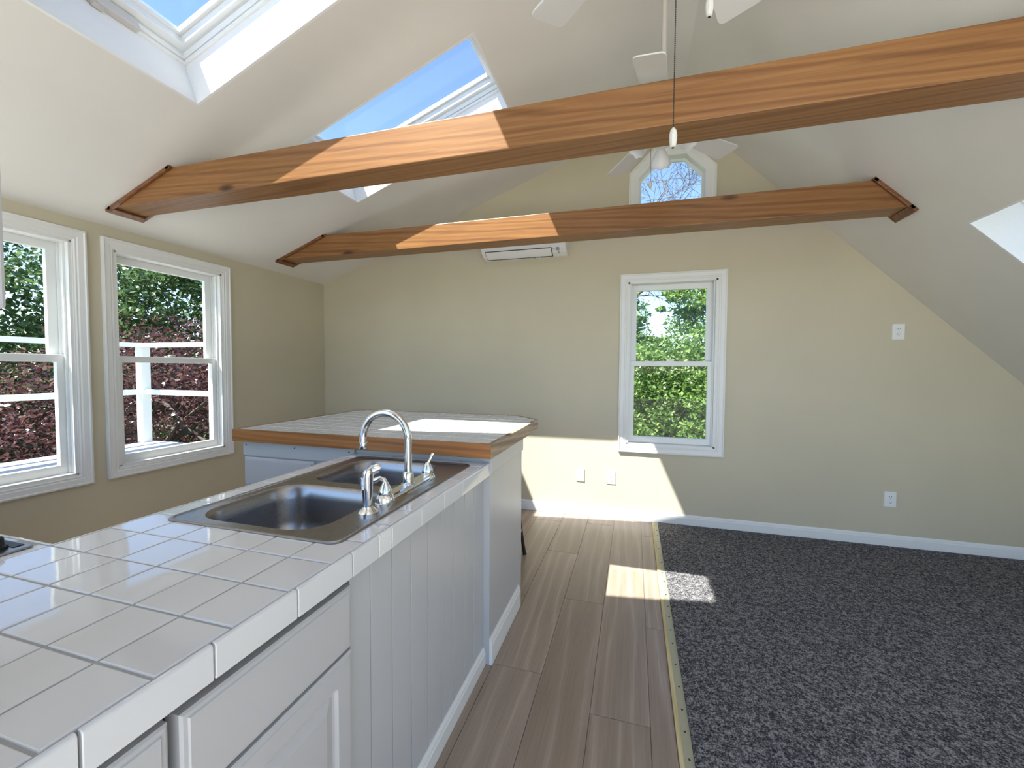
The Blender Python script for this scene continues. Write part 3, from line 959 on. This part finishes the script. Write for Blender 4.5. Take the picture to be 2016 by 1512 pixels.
# side sprayer
sp = empty('sink_sprayer', (2.507, -2.765, FZ))
tag(sp, 'chrome pull-out sprayer standing in the sink rim, nearest the drawer', 'sprayer')
MB().lathe([(0.027, 0.0), (0.027, 0.006), (0.022, 0.012), (0.018, 0.015), (0.014, 0.02)], 20, (2.507, -2.765, FZ)).build('base_ring', 'chrome', sp, sm=True)
rg = []
for z, rx, ry, ox in ((0.014, .011, .011, 0), (0.03, .0125, .0125, 0), (0.06, .0145, .0145, 0), (0.085, .0155, .016, 0), (0.105, .0155, .0165, 0.001), (0.118, .0150, .0165, 0.003), (0.126, .012, .014, 0.005), (0.130, .006, .008, 0.006)):
    rg.append([Vector((2.505 + ox + rx * math.cos(k * math.pi / 9), -2.765 + ry * math.sin(k * math.pi / 9), FZ + z)) for k in range(18)])
MB().loft(rg).build('body', 'chrome', sp, sm=True)
MB().tube([Vector((2.502, -2.763, FZ + 0.108)), Vector((2.512, -2.755, FZ + 0.122)), Vector((2.527, -2.745, FZ + 0.128)), Vector((2.532, -2.742, FZ + 0.126))], [0.014, 0.0145, 0.0125, 0.010], 14).build('spray_head', 'chrome', sp, sm=True)
MB().loft([[Vector((2.494 + dx, -2.781 + dy, FZ + z)) for dx, dy in ((-.005, .006), (.004, -.001), (.012, -.001), (.014, .004))] for z in (0.072, 0.076, 0.100, 0.104)]).build('trigger', 'chrome', sp, sm=True)

# ------------------------------------------------------------------ breakfast bar
BZ = 1.005
BX0, BX1, BY0, BY1 = 1.215, 2.645, -2.105, -1.03
bb = empty('breakfast_bar', (1.93, -1.78, 0))
tag(bb, 'white raised breakfast bar topped with white tiles and a pine edge', 'bar')
box('body', 'cabinet', (1.238, 2.617, YB, -1.535, 0.0, 0.942), bb)
box('end_panel', 'cabinet', (2.617, 2.6205, YB - 0.001, -1.522, 0.0, 0.942), bb)
box('corner_post', 'cabinet', (2.596, 2.6215, -1.535, -1.512, 0.0, 0.942), bb, 0.002)
box('apron', 'cabinet', (2.6205, 2.632, YB - 0.004, -1.516, 0.870, 0.942), bb, 0.002)
bp3 = [(0, 0), (0.0145, 0), (0.0145, 0.090), (0.011, 0.096), (0.011, 0.104), (0.004, 0.122), (0, 0.122)]
MB().prism(bp3, lambda u, v, s: Vector((2.6205 + u, s, v)), YB - 0.001, -1.565).build('base_moulding', 'trim', bb, bevel=0.001)
# its cabinet front towards the sink: rail, drawer, doors
box('rail', 'cabinet', (1.238, 1.93, YB - 0.012, YB, 0.862, 0.942), bb, 0.002)
for sx in (1.26, 1.575, 1.90):
    MB().lathe([(0.004, 0), (0.0035, 0.002), (0.001, 0.0025)], 8, (sx, YB - 0.012, 0.918), Matrix.Rotation(math.pi / 2, 3, 'X')).build('nail', 'nail', bb)
def front_y(name, x0, x1, z0, z1):
    rings = []
    for q, dy in ((0, 0), (0, 0.010), (0.004, 0.013), (0.012, 0.014), (0.015, 0.021)):
        rings.append([Vector((xx, YB - dy, zz)) for xx, zz in ((x0 + q, z0 + q), (x1 - q, z0 + q), (x1 - q, z1 - q), (x0 + q, z1 - q))])
    return MB().loft(rings).build(name, 'cabinet', bb)
front_y('drawer_front', 1.246, 1.695, 0.700, 0.855)
front_y('door', 1.246, 1.695, 0.12, 0.690)

CH, CH2 = 0.165, 0.05
outline = [(BX0, BY0), (BX1, BY0), (BX1, BY1 - CH), (BX1 - CH, BY1), (BX0 + CH2, BY1), (BX0, BY1 - CH2)]
TT = 0.020
inn = [tuple(p) for p in inset(outline, TT)]
bt = MB().prism(inn, XYZ, 0.945, BZ - 0.0022).build('bar_top', 'grout', bb)
nO = len(outline)
for i in range(nO):
    p0, p1 = Vector(outline[i]), Vector(outline[(i + 1) % nO])
    q0, q1 = Vector(inn[i]), Vector(inn[(i + 1) % nO])
    mb = MB().prism([tuple(p0), tuple(p1), tuple(q1), tuple(q0)], XYZ, 0.9425, BZ + 0.0005)
    worn = i in (1, 2)
    o = mb.build('edge_board', 'bar_trim_worn' if worn else 'bar_trim', bt, bevel=0.0015)
    if worn: o['label'] = 'worn unstained edge board'
ix0, ix1, iy0, iy1 = BX0 + TT, BX1 - TT, BY0 + TT, BY1 - TT
xsl = [ix1 - TP * k for k in range(0, 13)]
xsl = [x for x in xsl if x > ix0 + 0.01] + [ix0]
ysl = [iy0 + TP * k for k in range(0, 10)]
ysl = [y for y in ysl if y < iy1 - 0.01] + [iy1]
for x1, x0 in zip(xsl[:-1], xsl[1:]):
    for y0, y1 in zip(ysl[:-1], ysl[1:]):
        g = 0.0025
        poly = [(x0 + g, y0 + g), (x1 - g, y0 + g), (x1 - g, y1 - g), (x0 + g, y1 - g)]
        s2 = math.sqrt(0.5)
        poly = clip(poly, s2, s2, (BX1 + BY1 - CH) * s2 - TT - g)
        if len(poly) >= 3: poly = clip(poly, -s2, s2, (-BX0 + BY1 - CH2) * s2 - TT - g)
        if len(poly) < 3: continue
        ar = sum(poly[i - 1][0] * poly[i][1] - poly[i][0] * poly[i - 1][1] for i in range(len(poly))) / 2
        if ar < 2e-4: continue
        tile(poly, BZ, bt, 0.0012)

# black stool tucked under the far side of the bar
st = empty('bar_stool', (2.35, -1.08, 0))
tag(st, 'black bar stool behind the bar, only one foot showing', 'stool')
sx, sy = 2.325, -1.09
MB().lathe([(0.15, 0.62), (0.165, 0.63), (0.165, 0.65), (0.15, 0.662), (0.02, 0.665)], 24, (sx, sy, 0)).build('seat', 'black', st, sm=True)
for dx, dy in ((1, 1), (1, -1), (-1, 1), (-1, -1)):
    MB().tube([(sx + dx * 0.10, sy + dy * 0.10, 0.625), (sx + dx * 0.155, sy + dy * 0.15, 0.10), (sx + dx * 0.168, sy + dy * 0.155, 0.012), (sx + dx * 0.170, sy + dy * 0.157, 0.0035)], [0.011, 0.011, 0.0125, 0.016], 10).build('leg', 'black', st, sm=True)
MB().tube([(sx + 0.142 * math.cos(a * math.pi / 12) * 1.25, sy + 0.142 * math.sin(a * math.pi / 12) * 1.25, 0.22) for a in range(25)], 0.007, 8).build('foot_ring', 'black', st, sm=True)

# ------------------------------------------------------------------ cooktop and hanging cabinet at the left edge
ck = empty('cooktop', (1.53, -3.46, CZ))
tag(ck, 'stainless drop-in cooktop at the left edge of the frame, mostly cut off', 'cooktop')
box('top_plate', 'steel', (CKx0, CKx1, CKy0, CKy1, CZ + 0.0005, CZ + 0.006), ck, 0.002)
for cx, cy, r in ((1.36, -3.33, 0.085), (1.36, -3.60, 0.105), (1.64, -3.33, 0.105), (1.64, -3.60, 0.085)):
    MB().lathe([(r, 0.006), (r, 0.010), (r * 0.9, 0.012), (r * 0.25, 0.012)], 28, (cx, cy, CZ)).build('burner', 'black', ck, sm=True)
for ky in (-3.215, -3.33, -3.46, -3.6):
    k = MB().lathe([(0.021, 0.006), (0.021, 0.012), (0.016, 0.014), (0.015, 0.030), (0.012, 0.033)], 18, (1.860, ky, CZ)).build('knob', 'black', ck, sm=True)
box('cooktop_trim', 'black', (CKx0 + 0.01, CKx1 - 0.02, CKy1 - 0.0235, CKy1 - 0.006, CZ + 0.006, CZ + 0.0075), ck)
lb = empty('base_cabinet', (1.0, -3.6, 0))
tag(lb, 'white base cabinet under the cooktop', 'cabinet')
box('carcass', 'cabinet', (LX0, 1.955, YN + 0.02, LYF - 0.01, 0.10, 0.857), lb)
box('plinth', 'cabinet', (LX0, 1.955, YN + 0.02, LYF - 0.07, 0.0, 0.10), lb)
box('door', 'cabinet', (0.62, 1.16, LYF - 0.01, LYF + 0.009, 0.12, 0.838), lb, 0.003)
box('door', 'cabinet', (1.17, 1.71, LYF - 0.01, LYF + 0.009, 0.12, 0.838), lb, 0.003)

hc = empty('hanging_cabinet', (2.4, -3.70, 1.378))
tag(hc, 'white wall cabinet hanging at the top left edge of the frame', 'cabinet')
box('carcass', 'cabinet', (2.05, 2.704, -3.86, -3.562, 1.378, 2.15), hc, 0.002)
box('door', 'cabinet', (2.054, 2.372, -3.561, -3.542, 1.383, 2.147), hc, 0.003)
box('door', 'cabinet', (2.376, 2.7022, -3.561, -3.542, 1.380, 2.147), hc, 0.003)
o = MB().prism([(2.05, 0.916), (2.698, 0.916), (2.698, H + SL * 2.698 + 0.01), (2.05, H + SL * 2.05 + 0.01)], lambda u, v, s: Vector((u, s, v)), -3.98, -3.862).build('wall_partition', 'wall')
tag(o, 'short tan partition wall behind the hanging cabinet', 'wall', kind='structure')

# ------------------------------------------------------------------ mini-split air conditioner
ac = empty('air_conditioner', (2.25, 0, 2.33))
tag(ac, 'white wall-mounted air conditioner above the bar, half behind the beam', 'air conditioner')
apr = [(-0.001, 2.33), (-0.055, 2.330), (-0.11, 2.346), (-0.155, 2.370), (-0.187, 2.402), (-0.200, 2.435), (-0.203, 2.58), (-0.192, 2.606), (-0.17, 2.615), (-0.001, 2.615)]
o = MB().prism(apr, lambda u, v, s: Vector((s, u, v)), 1.868, 2.642).build('body', 'plastic', ac, bevel=0.008, seg=3)
# louvre follows the curved underside
def acf(s, d, off):     # d: 0..1 along the underside
    p0, p1 = Vector((-0.062, 2.3315)), Vector((-0.176, 2.391))
    mid = Vector((-0.112, 2.3465))
    p = p0 * (1 - d) ** 2 + (mid * 2 - (p0 + p1) / 2) * 2 * d * (1 - d) + p1 * d * d
    tg = (p1 - p0).normalized(); nn = Vector((tg.y, -tg.x))
    if nn.y > 0: nn = -nn
    p = p + nn * off
    return Vector((s, p.x, p.y))
def strip(x0, x1, d0, d1, o0, o1, nm, m_, par):
    k = 6
    ring0 = [acf(x0, d0 + (d1 - d0) * i / k, o1) for i in range(k + 1)] + [acf(x0, d1 - (d1 - d0) * i / k, o0) for i in range(k + 1)]
    ring1 = [acf(x1, d0 + (d1 - d0) * i / k, o1) for i in range(k + 1)] + [acf(x1, d1 - (d1 - d0) * i / k, o0) for i in range(k + 1)]
    return MB().loft([ring0, ring1]).build(nm, m_, par, sm=True)
lv = strip(1.905, 2.518, 0.06, 0.93, 0.002, 0.0075, 'air_outlet', 'slot', ac)
strip(1.909, 2.512, 0.22, 0.905, 0.004, 0.0082, 'louvre', 'plastic', ac)
strip(2.555, 2.585, 0.72, 0.92, 0.004, 0.0075, 'label_plate', 'grey_mark', ac)
strip(2.572, 2.580, 0.45, 0.60, 0.004, 0.0075, 'indicator', 'grey_mark', ac)
strip(2.525, 2.545, 0.80, 0.84, 0.004, 0.0075, 'indicator', 'grey_mark', ac)
for x0 in (2.33, 2.40, 2.425):
    MB().box(x0, x0 + 0.022, -0.05, -0.036, 2.3285, 2.331).build('sticker', 'grey_mark', ac)

# ------------------------------------------------------------------ wall plates
def outlet(label, x, z, blank=False):
    t = empty('wall_outlet' if not blank else 'blank_wall_plate', (x, 0, z))
    tag(t, label, 'outlet' if not blank else 'wall plate', 'duplex outlets in the end wall' if not blank else None)
    rg = []
    for q, d in ((0, 0.0), (0, 0.003), (0.0025, 0.006), (0.005, 0.0066)):
        rg.append([Vector((xx, -d, zz)) for xx, zz in ((x - 0.0385 + q, z - 0.0585 + q), (x + 0.0385 - q, z - 0.0585 + q), (x + 0.0385 - q, z + 0.0585 - q), (x - 0.0385 + q, z + 0.0585 - q))])
    MB().loft(rg).build('plate', 'plastic', t)
    RX = Matrix.Rotation(math.pi / 2, 3, 'X')
    if blank:
        for dz in (0.042, -0.042):
            MB().lathe([(0.0035, 0.0066), (0.0035, 0.0078), (0.001, 0.008)], 10, (x, 0, z + dz), RX).build('screw', 'grey_mark', t)
        return t
    for dz in (0.0195, -0.0195):
        ring = [(x + 0.0165 * math.cos(a), z + dz + max(-0.0135, min(0.0135, 0.0165 * math.sin(a)))) for a in [k * math.pi / 12 for k in range(24)]]
        r = MB().prism(ring, lambda u, v, s: Vector((u, -s, v)), 0.0062, 0.0086).build('receptacle', 'plastic', t)
        for dx, hh in ((-0.0065, 0.009), (0.0065, 0.007)):
            MB().box(x + dx - 0.0013, x + dx + 0.0013, -0.0092, -0.0084, z + dz + 0.003 - hh / 2, z + dz + 0.003 + hh / 2).build('slot', 'slot', r)
        MB().lathe([(0.0027, 0.0084), (0.0027, 0.0092)], 10, (x, 0, z + dz - 0.0075), RX).build('ground_hole', 'slot', r)
    MB().lathe([(0.0028, 0.0066), (0.0028, 0.0078), (0.001, 0.008)], 10, (x, 0, z), RX).build('screw', 'grey_mark', t)
    return t
outlet('blank white wall plate low on the sunlit wall', 2.774, 0.364, True)
outlet('white duplex outlet in the sunlit patch below the window', 3.046, 0.361)
outlet('white duplex outlet high on the wall under the steep slope', 5.094, 1.614)
outlet('white duplex outlet low on the wall above the carpet', 5.085, 0.360)

# ------------------------------------------------------------------ ceiling fans
def fan(label, cx, cy, zb, ang0, chains, ceil_z, R=0.555, scale=1.0):
    t = empty('ceiling_fan', (cx, cy, zb))
    tag(t, label, 'fan', 'white ceiling fans on long rods')
    MB().lathe([(0.020, -0.075), (0.05, -0.06), (0.066, -0.02), (0.068, 0.06)], 24, (cx, cy, ceil_z)).build('canopy', 'fan', t, sm=True)
    MB().tube([(cx, cy, zb + 0.06), (cx, cy, ceil_z - 0.05)], 0.0135, 14).build('downrod', 'rod', t, sm=True)
    MB().lathe([(0.02, 0.11), (0.035, 0.10), (0.085, 0.085), (0.108, 0.06), (0.112, 0.02), (0.105, 0.0), (0.075, -0.012), (0.05, -0.02)], 28, (cx, cy, zb)).build('motor_housing', 'fan', t, sm=True)
    MB().lathe([(0.048, -0.018), (0.055, -0.03), (0.055, -0.075), (0.045, -0.09), (0.03, -0.10), (0.012, -0.108)], 24, (cx, cy, zb)).build('switch_housing', 'fan', t, sm=True)
    for k in range(5):
        a = math.radians(ang0 + 72 * k)
        rd = Vector((math.cos(a), math.sin(a), 0)); tg = Vector((-math.sin(a), math.cos(a), 0))
        pit = math.radians(-8)
        tv = tg * math.cos(pit) + Vector((0, 0, 1)) * math.sin(pit)
        nv = rd.cross(tv)
        base = Vector((cx, cy, zb + 0.004))
        rows = [(0.17, 0.046), (0.30, 0.055), (0.42, 0.062), (R - 0.025, 0.068)]
        out2 = [(r, -w) for r, w in rows] + [(R - 0.007, -0.064), (R, -0.05), (R, 0.05), (R - 0.007, 0.064)] + [(r, w) for r, w in rows[::-1]]
        bl = MB().prism(out2, lambda u, v, s: base + rd * u + tv * v + nv * s, -0.0035, 0.0035).build('blade', 'fan', t, bevel=0.0015)
        ir = [(0.085, -0.018), (0.15, -0.012), (0.185, -0.030), (0.23, -0.030), (0.255, -0.012), (0.255, 0.012), (0.23, 0.030), (0.185, 0.030), (0.15, 0.012), (0.085, 0.018)]
        MB().prism(ir, lambda u, v, s: base + rd * u + tv * v + nv * s, -0.010, -0.004).build('blade_iron', 'fan', bl)
    # light kit: three scalloped glass shades on arms
    for k in range(3):
        a = math.radians(ang0 + 165 + 120 * k)
        rd = Vector((math.cos(a), math.sin(a), 0))
        p0 = Vector((cx, cy, zb - 0.05)) + rd * 0.05
        p1 = Vector((cx, cy, zb - 0.065)) + rd * 0.085
        arm = MB().tube([p0, (p0 + p1) / 2 + Vector((0, 0, 0.008)), p1], [0.010, 0.009, 0.016], 12).build('light_arm', 'fan', t, sm=True)
        ax = (rd * 0.75 + Vector((0, 0, -0.66))).normalized()
        q = ax.to_track_quat('Z', 'Y').to_matrix()
        n = 32
        rings = []
        for r, z in ((0.020, 0.0), (0.022, 0.012), (0.032, 0.030), (0.043, 0.052), (0.050, 0.072), (0.058, 0.090)):
            sc = 0.0 if z < 0.05 else (z - 0.05) / 0.062
            rings.append([q @ Vector((r * (1 + 0.05 * sc * math.cos(8 * 2 * math.pi * j / n)) * math.cos(2 * math.pi * j / n),
                                      r * (1 + 0.05 * sc * math.cos(8 * 2 * math.pi * j / n)) * math.sin(2 * math.pi * j / n),
                                      z + 0.007 * sc * math.cos(8 * 2 * math.pi * j / n))) + p1 for j in range(n)])
        o = MB().loft(rings, cap=False, cap0=True).build('glass_shade', 'shade', t, sm=True)
        md = o.modifiers.new('thick', 'SOLIDIFY'); md.thickness = 0.0025
    for (x, y, zt, zend, fl_) in chains:
        ch = empty('pull_chain', (x, y, zt)); ch.parent = t
        ch.location = Vector((x, y, zt)) - ORIG[t.name]; ORIG[ch.name] = Vector((x, y, zt))
        mb = MB()
        z = zt
        mb.tube([(x, y, zt), (x, y, zend + fl_)], 0.0006, 5)
        while z > zend + fl_:
            mb.lathe([(0.0004, -0.0016), (0.0015, -0.0008), (0.0015, 0.0008), (0.0004, 0.0016)], 6, (x, y, z))
            z -= 0.0046
        mb.build('bead_chain', 'chain', ch)
        h = fl_
        f = MB().lathe([(0.0035, 0), (0.0065, 0.002), (0.0085, h * 0.35), (0.0088, h * 0.62), (0.0065, h * 0.88), (0.0025, h)], 10, (x, y, zend)).build('fob', 'fob', ch)
        MB().lathe([(0.003, -0.0012), (0.003, 0.0005)], 8, (x, y, zend)).build('fob_hole', 'slot', ch)
    return t
fan('white ceiling fan in front of the octagonal window, seen past the near beam', 3.345, -1.40, 2.60, 45, [(3.290, -1.385, 2.50, 2.297, 0.036), ], H + SL * 3.345)
fan('white ceiling fan nearest the viewer, blade tips and pull chain showing', 3.325, -2.70, 2.50, 66.5, [(3.299, -2.73, 2.40, 1.838, 0.044), (3.369, -2.73, 2.40, 2.112, 0.044)], H + SL * 3.335, R=0.545)

# ------------------------------------------------------------------ outdoors
o = MB().box(-400, 400, -400, 400, -3.0, -2.9).build('ground', 'lawn')
tag(o, 'green lawn around the house', 'ground', kind='structure')
o = MB().box(-0.1, 12, -16, YR - 0.02, -0.3, -0.02).build('reflector', 'reflector')  # unseen slab added outside the open end as a sunlight reflector
tag(o, 'pale slab added behind the room to bounce sunlight in, out of view', 'reflector', kind='structure')
DZ = 0.50
DXc, DYc = -1.92, -0.535
df = box('deck_floor', 'deck', (DXc - 0.08, -WT - 0.01, YR, DYc + 0.08, DZ - 0.24, DZ - 0.028))
tag(df, 'grey board deck outside the side windows', 'deck', kind='structure')
x = -WT - 0.015
dm = None
while x - 0.14 > DXc - 0.12:
    c = Vector((x - 0.07, (YR + DYc + 0.08) / 2, DZ - 0.014))
    if dm is None:
        ob = MB().box(x - 0.14, x, YR, DYc + 0.08, DZ - 0.027, DZ).build('deck_board', 'deck', df, bevel=0.004); dm = ob
    else:
        ob2 = bpy.data.objects.new('deck_board', dm.data); col.objects.link(ob2); ob2.parent = df
        ob2.location = Vector((x - 0.07, (YR + DYc + 0.08) / 2, DZ - 0.0135)) - ORIG['deck_floor']
        md = ob2.modifiers.new('bevel', 'BEVEL'); md.width = 0.004; md.segments = 2
    x -= 0.147
ra = empty('deck_railing', (DXc, DYc, DZ))
tag(ra, 'white railing with posts and two rails around the deck', 'railing')
for px, py in ((DXc, DYc), (DXc, DYc - 2.4), (DXc, DYc - 4.8), (-WT - 0.07, DYc)):
    box('post', 'rail', (px - 0.045, px + 0.045, py - 0.045, py + 0.045, DZ + 0.0005, DZ + 1.045), ra, 0.004)
for z0, z1, w in ((DZ + 1.03, DZ + 1.075, 0.06), (DZ + 0.52, DZ + 0.575, 0.022)):
    box('rail', 'rail', (DXc - w, DXc + w, YR, DYc + w, z0, z1), ra, 0.004)
    box('rail', 'rail', (DXc + w, -WT - 0.02, DYc - w, DYc + w, z0, z1), ra, 0.004)

def leaves(name, material, parent, pts, size, seed, up=0.35, shape=0.55):
    rg = np.random.default_rng(seed)
    n = len(pts)
    d = rg.normal(size=(n, 3)); d /= np.linalg.norm(d, axis=1)[:, None]
    nrm = rg.normal(size=(n, 3)); nrm[:, 2] = np.abs(nrm[:, 2]) + up
    nrm /= np.linalg.norm(nrm, axis=1)[:, None]
    d = d - nrm * (d * nrm).sum(1)[:, None]; d /= np.linalg.norm(d, axis=1)[:, None]
    s = np.cross(nrm, d)
    L = size * rg.uniform(0.6, 1.25, n)[:, None]
    Wd = L * shape
    c = np.asarray(pts)
    P = np.empty((n, 6, 3))
    P[:, 0] = c - d * L * 0.5
    P[:, 1] = c - d * L * 0.1 + s * Wd * 0.5 - nrm * L * 0.06
    P[:, 2] = c + d * L * 0.18 + s * Wd * 0.36 - nrm * L * 0.05
    P[:, 3] = c + d * L * 0.5 - nrm * L * 0.1
    P[:, 4] = c + d * L * 0.18 - s * Wd * 0.36 - nrm * L * 0.05
    P[:, 5] = c - d * L * 0.1 - s * Wd * 0.5 - nrm * L * 0.06
    o0 = Vector(c.mean(0))
    V = (P.reshape(-1, 3) - np.array(o0))
    me = bpy.data.meshes.new(name)
    idx = np.arange(n)[:, None] * 6
    F = np.concatenate([idx + np.array([0, 1, 5]), idx + np.array([1, 2, 4]), idx + np.array([1, 4, 5]), idx + np.array([2, 3, 4])], 1).reshape(-1, 3)
    me.vertices.add(len(V)); me.vertices.foreach_set('co', V.ravel())
    me.loops.add(F.size); me.loops.foreach_set('vertex_index', F.ravel().astype(np.int32))
    me.polygons.add(len(F)); me.polygons.foreach_set('loop_start', (np.arange(len(F)) * 3).astype(np.int32))
    me.update(calc_edges=True)
    at = me.attributes.new('tone', 'FLOAT', 'FACE')
    at.data.foreach_set('value', np.repeat(rg.beta(2, 2, n), 4).astype(np.float32))
    me.materials.append(M[material])
    o = bpy.data.objects.new(name, me); col.objects.link(o)
    o.parent = parent; o.location = o0 - ORIG[parent.name]; ORIG[o.name] = o0
    o['kind'] = 'stuff'
    return o

def crown(rg, blobs, n, jitter=0.25):
    """points near the surfaces of many small clumps filling the given blobs (centre, radii)"""
    out = []
    tot = sum(b[1][0] * b[1][1] + b[1][1] * b[1][2] for b in blobs)
    for c, r in blobs:
        k = int(n * (r[0] * r[1] + r[1] * r[2]) / tot)
        nc = max(6, k // 70)
        u = rg.normal(size=(nc, 3)); u /= np.linalg.norm(u, axis=1)[:, None]
        cc = np.array(c) + u * np.array(r) * rg.uniform(0.55, 1.0, nc)[:, None]
        w = rg.integers(0, nc, k)
        rad = rg.uniform(0.5, 1.0, nc) * jitter * min(r) * 1.1
        g = rg.normal(size=(k, 3)); g /= np.linalg.norm(g, axis=1)[:, None]
        p = cc[w] + g * rad[w][:, None] * rg.uniform(0.5, 1.0, k)[:, None] * np.array([1.25, 1.25, 0.7])
        out.append(p)
    return np.concatenate(out)

def tree(name, label, base, trunk_top, blobs, n, size, material, seed, group=None, rad=0.16, up=0.35, jitter=0.3):
    rg = np.random.default_rng(seed)
    t = empty(name, base)
    tag(t, label, 'tree', group)
    mb = MB()
    b0, b1 = Vector(base), Vector(trunk_top)
    mid = (b0 + b1) / 2 + Vector((rg.uniform(-.15, .15), rg.uniform(-.15, .15), 0))
    mb.tube([b0, mid, b1], [rad, rad * 0.75, rad * 0.45], 10)
    for c, r in blobs:
        c = Vector(c)
        for k in range(5):
            e = c + Vector(rg.normal(size=3) * 0.45 * np.array(r))
            s = b0.lerp(b1, rg.uniform(0.45, 1.0))
            mb.tube([s, s.lerp(e, 0.5) + Vector((0, 0, 0.15)), e], [rad * 0.3, rad * 0.18, rad * 0.06], 6)
    mb.build('trunk', 'bark', t, sm=True)
    leaves('foliage', material, t, crown(rg, blobs, n, jitter), size, seed + 1, up)
    return t

# copper-leaved tree beyond the railing, green trees behind it
tree('copper_leaf_tree', 'dark copper-leaved tree just beyond the deck railing', (-5.1, 1.4, -2.9), (-5.1, 1.4, 1.0),
     [((-4.6, 1.6, 0.5), (1.9, 1.9, 1.7)), ((-5.6, 0.2, -0.3), (2.0, 1.7, 1.8)), ((-3.9, 2.6, 0.2), (1.5, 1.5, 1.7)), ((-4.9, 1.0, -1.6), (2.2, 2.2, 1.1)), ((-6.4, -0.9, -0.7), (1.5, 1.4, 1.6)), ((-5.0, -0.9, -1.3), (1.3, 1.2, 1.1)), ((-4.2, 0.0, -1.9), (1.4, 1.3, 0.9))],
     75000, 0.075, 'leaf_purple', 11, rad=0.2)
gl_ = 'green trees behind the copper-leaved tree'
tree('leafy_tree', 'dark green tree filling the top of the window nearest the cabinet', (-10.6, -0.4, -2.9), (-10.6, -0.4, 2.0),
     [((-10.2, 0.9, 2.6), (2.3, 2.1, 2.0)), ((-9.2, -2.6, 2.3), (2.2, 2.2, 2.1)), ((-9.6, -0.6, 3.0), (1.8, 1.8, 1.6)), ((-8.9, -1.2, 0.6), (1.8, 1.8, 1.6)), ((-10.4, -0.6, -1.0), (2.6, 2.6, 1.8)), ((-9.6, -3.4, 0.2), (2.2, 2.2, 2.0))], 48000, 0.14, 'leaf_dark', 21, gl_)
tree('leafy_tree', 'broad green tree rising behind the copper-leaved crown', (-8.6, 5.6, -2.9), (-8.6, 5.6, 2.0),
     [((-8.6, 4.6, 2.5), (1.9, 1.7, 2.1)), ((-7.4, 7.0, 2.6), (2.2, 2.0, 2.0)), ((-8.6, 3.6, 2.0), (1.6, 1.3, 2.2)), ((-7.2, 5.2, 0.2), (2.0, 1.6, 1.6))], 42000, 0.13, 'leaf_dark', 31, gl_)
tree('leafy_tree', 'wide dark tree far behind the copper-leaved tree', (-17.0, 3.0, -2.9), (-17.0, 3.0, 1.5),
     [((-16.5, y_, 0.2), (2.4, 2.6, 3.0)) for y_ in (-7.0, -4.0, -1.0, 2.0, 5.0, 8.0)], 30000, 0.30, 'leaf_dark', 81, gl_, jitter=0.45)
tree('leafy_shrub', 'bright green shrub low behind the railing', (-3.2, 1.2, -2.9), (-3.2, 1.2, -1.2),
     [((-3.15, 1.1, -0.75), (0.7, 0.7, 0.6)), ((-3.0, 1.2, -1.7), (0.9, 0.9, 0.9))], 2600, 0.09, 'leaf_green', 41, rad=0.05)
gb_ = 'green trees outside the end wall'
tree('maple_tree', 'bright green maple filling the lower half of the end window', (3.9, 6.6, -2.9), (3.9, 6.6, 0.6),
     [((3.9, 6.0, 0.0), (2.0, 1.3, 1.25)), ((4.8, 6.4, 1.1), (1.3, 1.2, 1.1)), ((3.2, 6.6, 1.15), (1.0, 1.0, 0.85)), ((2.6, 6.4, -0.4), (1.6, 1.3, 1.5)), ((4.2, 6.2, -1.6), (2.4, 1.5, 1.0))], 52000, 0.095, 'leaf_green', 51, gb_, jitter=0.34)
tree('maple_tree', 'taller maple at the right of the end window reaching into the sky', (5.4, 8.2, -2.9), (5.2, 8.2, 3.2),
     [((5.2, 8.0, 2.3), (1.25, 1.2, 1.3)), ((4.55, 8.0, 3.1), (0.75, 0.8, 0.55)), ((5.6, 8.4, 3.6), (1.0, 1.0, 0.8)), ((5.8, 8.4, 0.8), (1.6, 1.4, 1.4))], 22000, 0.105, 'leaf_green', 61, gb_, jitter=0.36)
tree('maple_tree', 'slim maple at the left of the end window', (2.5, 8.6, -2.9), (2.6, 8.6, 2.8),
     [((2.95, 8.6, 3.0), (0.62, 0.6, 1.2)), ((2.7, 8.6, 1.5), (1.1, 0.9, 1.3)), ((3.6, 8.7, 1.9), (0.6, 0.6, 0.5))], 14000, 0.10, 'leaf_green', 71, gb_, jitter=0.36)

# bare-limbed tree seen through the octagon
rg = np.random.default_rng(5)
bt_ = empty('bare_tree', (1.6, 11.0, -2.9))
tag(bt_, 'bare-limbed tree with grey branches seen through the octagonal window', 'tree')
mb = MB()
mb.tube([(1.6, 11, -2.9), (1.7, 11, 1.5), (2.0, 11, 4.6)], [0.24, 0.18, 0.12], 10)
def branch(p, d, L, r, depth):
    pts = [Vector(p)]; rr = [r]
    d = Vector(d).normalized()
    k = 5
    for i in range(k):
        d = (d + Vector(rg.normal(size=3) * 0.16)).normalized()
        pts.append(pts[-1] + d * L / k); rr.append(r * (1 - 0.8 * (i + 1) / k))
    mb.tube(pts, rr, 6 if depth else 8)
    if depth < 3:
        for i in range(1, k + 1):
            for q in range(2 if depth else 1):
                nd = (d + Vector(rg.normal(size=3) * 0.75)).normalized()
                branch(pts[i], nd, L * rg.uniform(0.4, 0.62), max(rr[i] * 0.62, 0.006), depth + 1)
for p, d, L, r in (((1.9, 11, 3.9), (1.0, -0.2, 0.75), 4.2, 0.075), ((1.95, 11, 4.3), (0.8, 0.1, 1.1), 4.0, 0.07), ((1.8, 11, 3.0), (1.0, 0.1, 0.95), 4.6, 0.08), ((1.85, 11, 3.4), (1.0, 0.1, 0.45), 4.0, 0.06)):
    branch(p, d, L, r, 0)
mb.build('limbs', 'bark', bt_, sm=True)
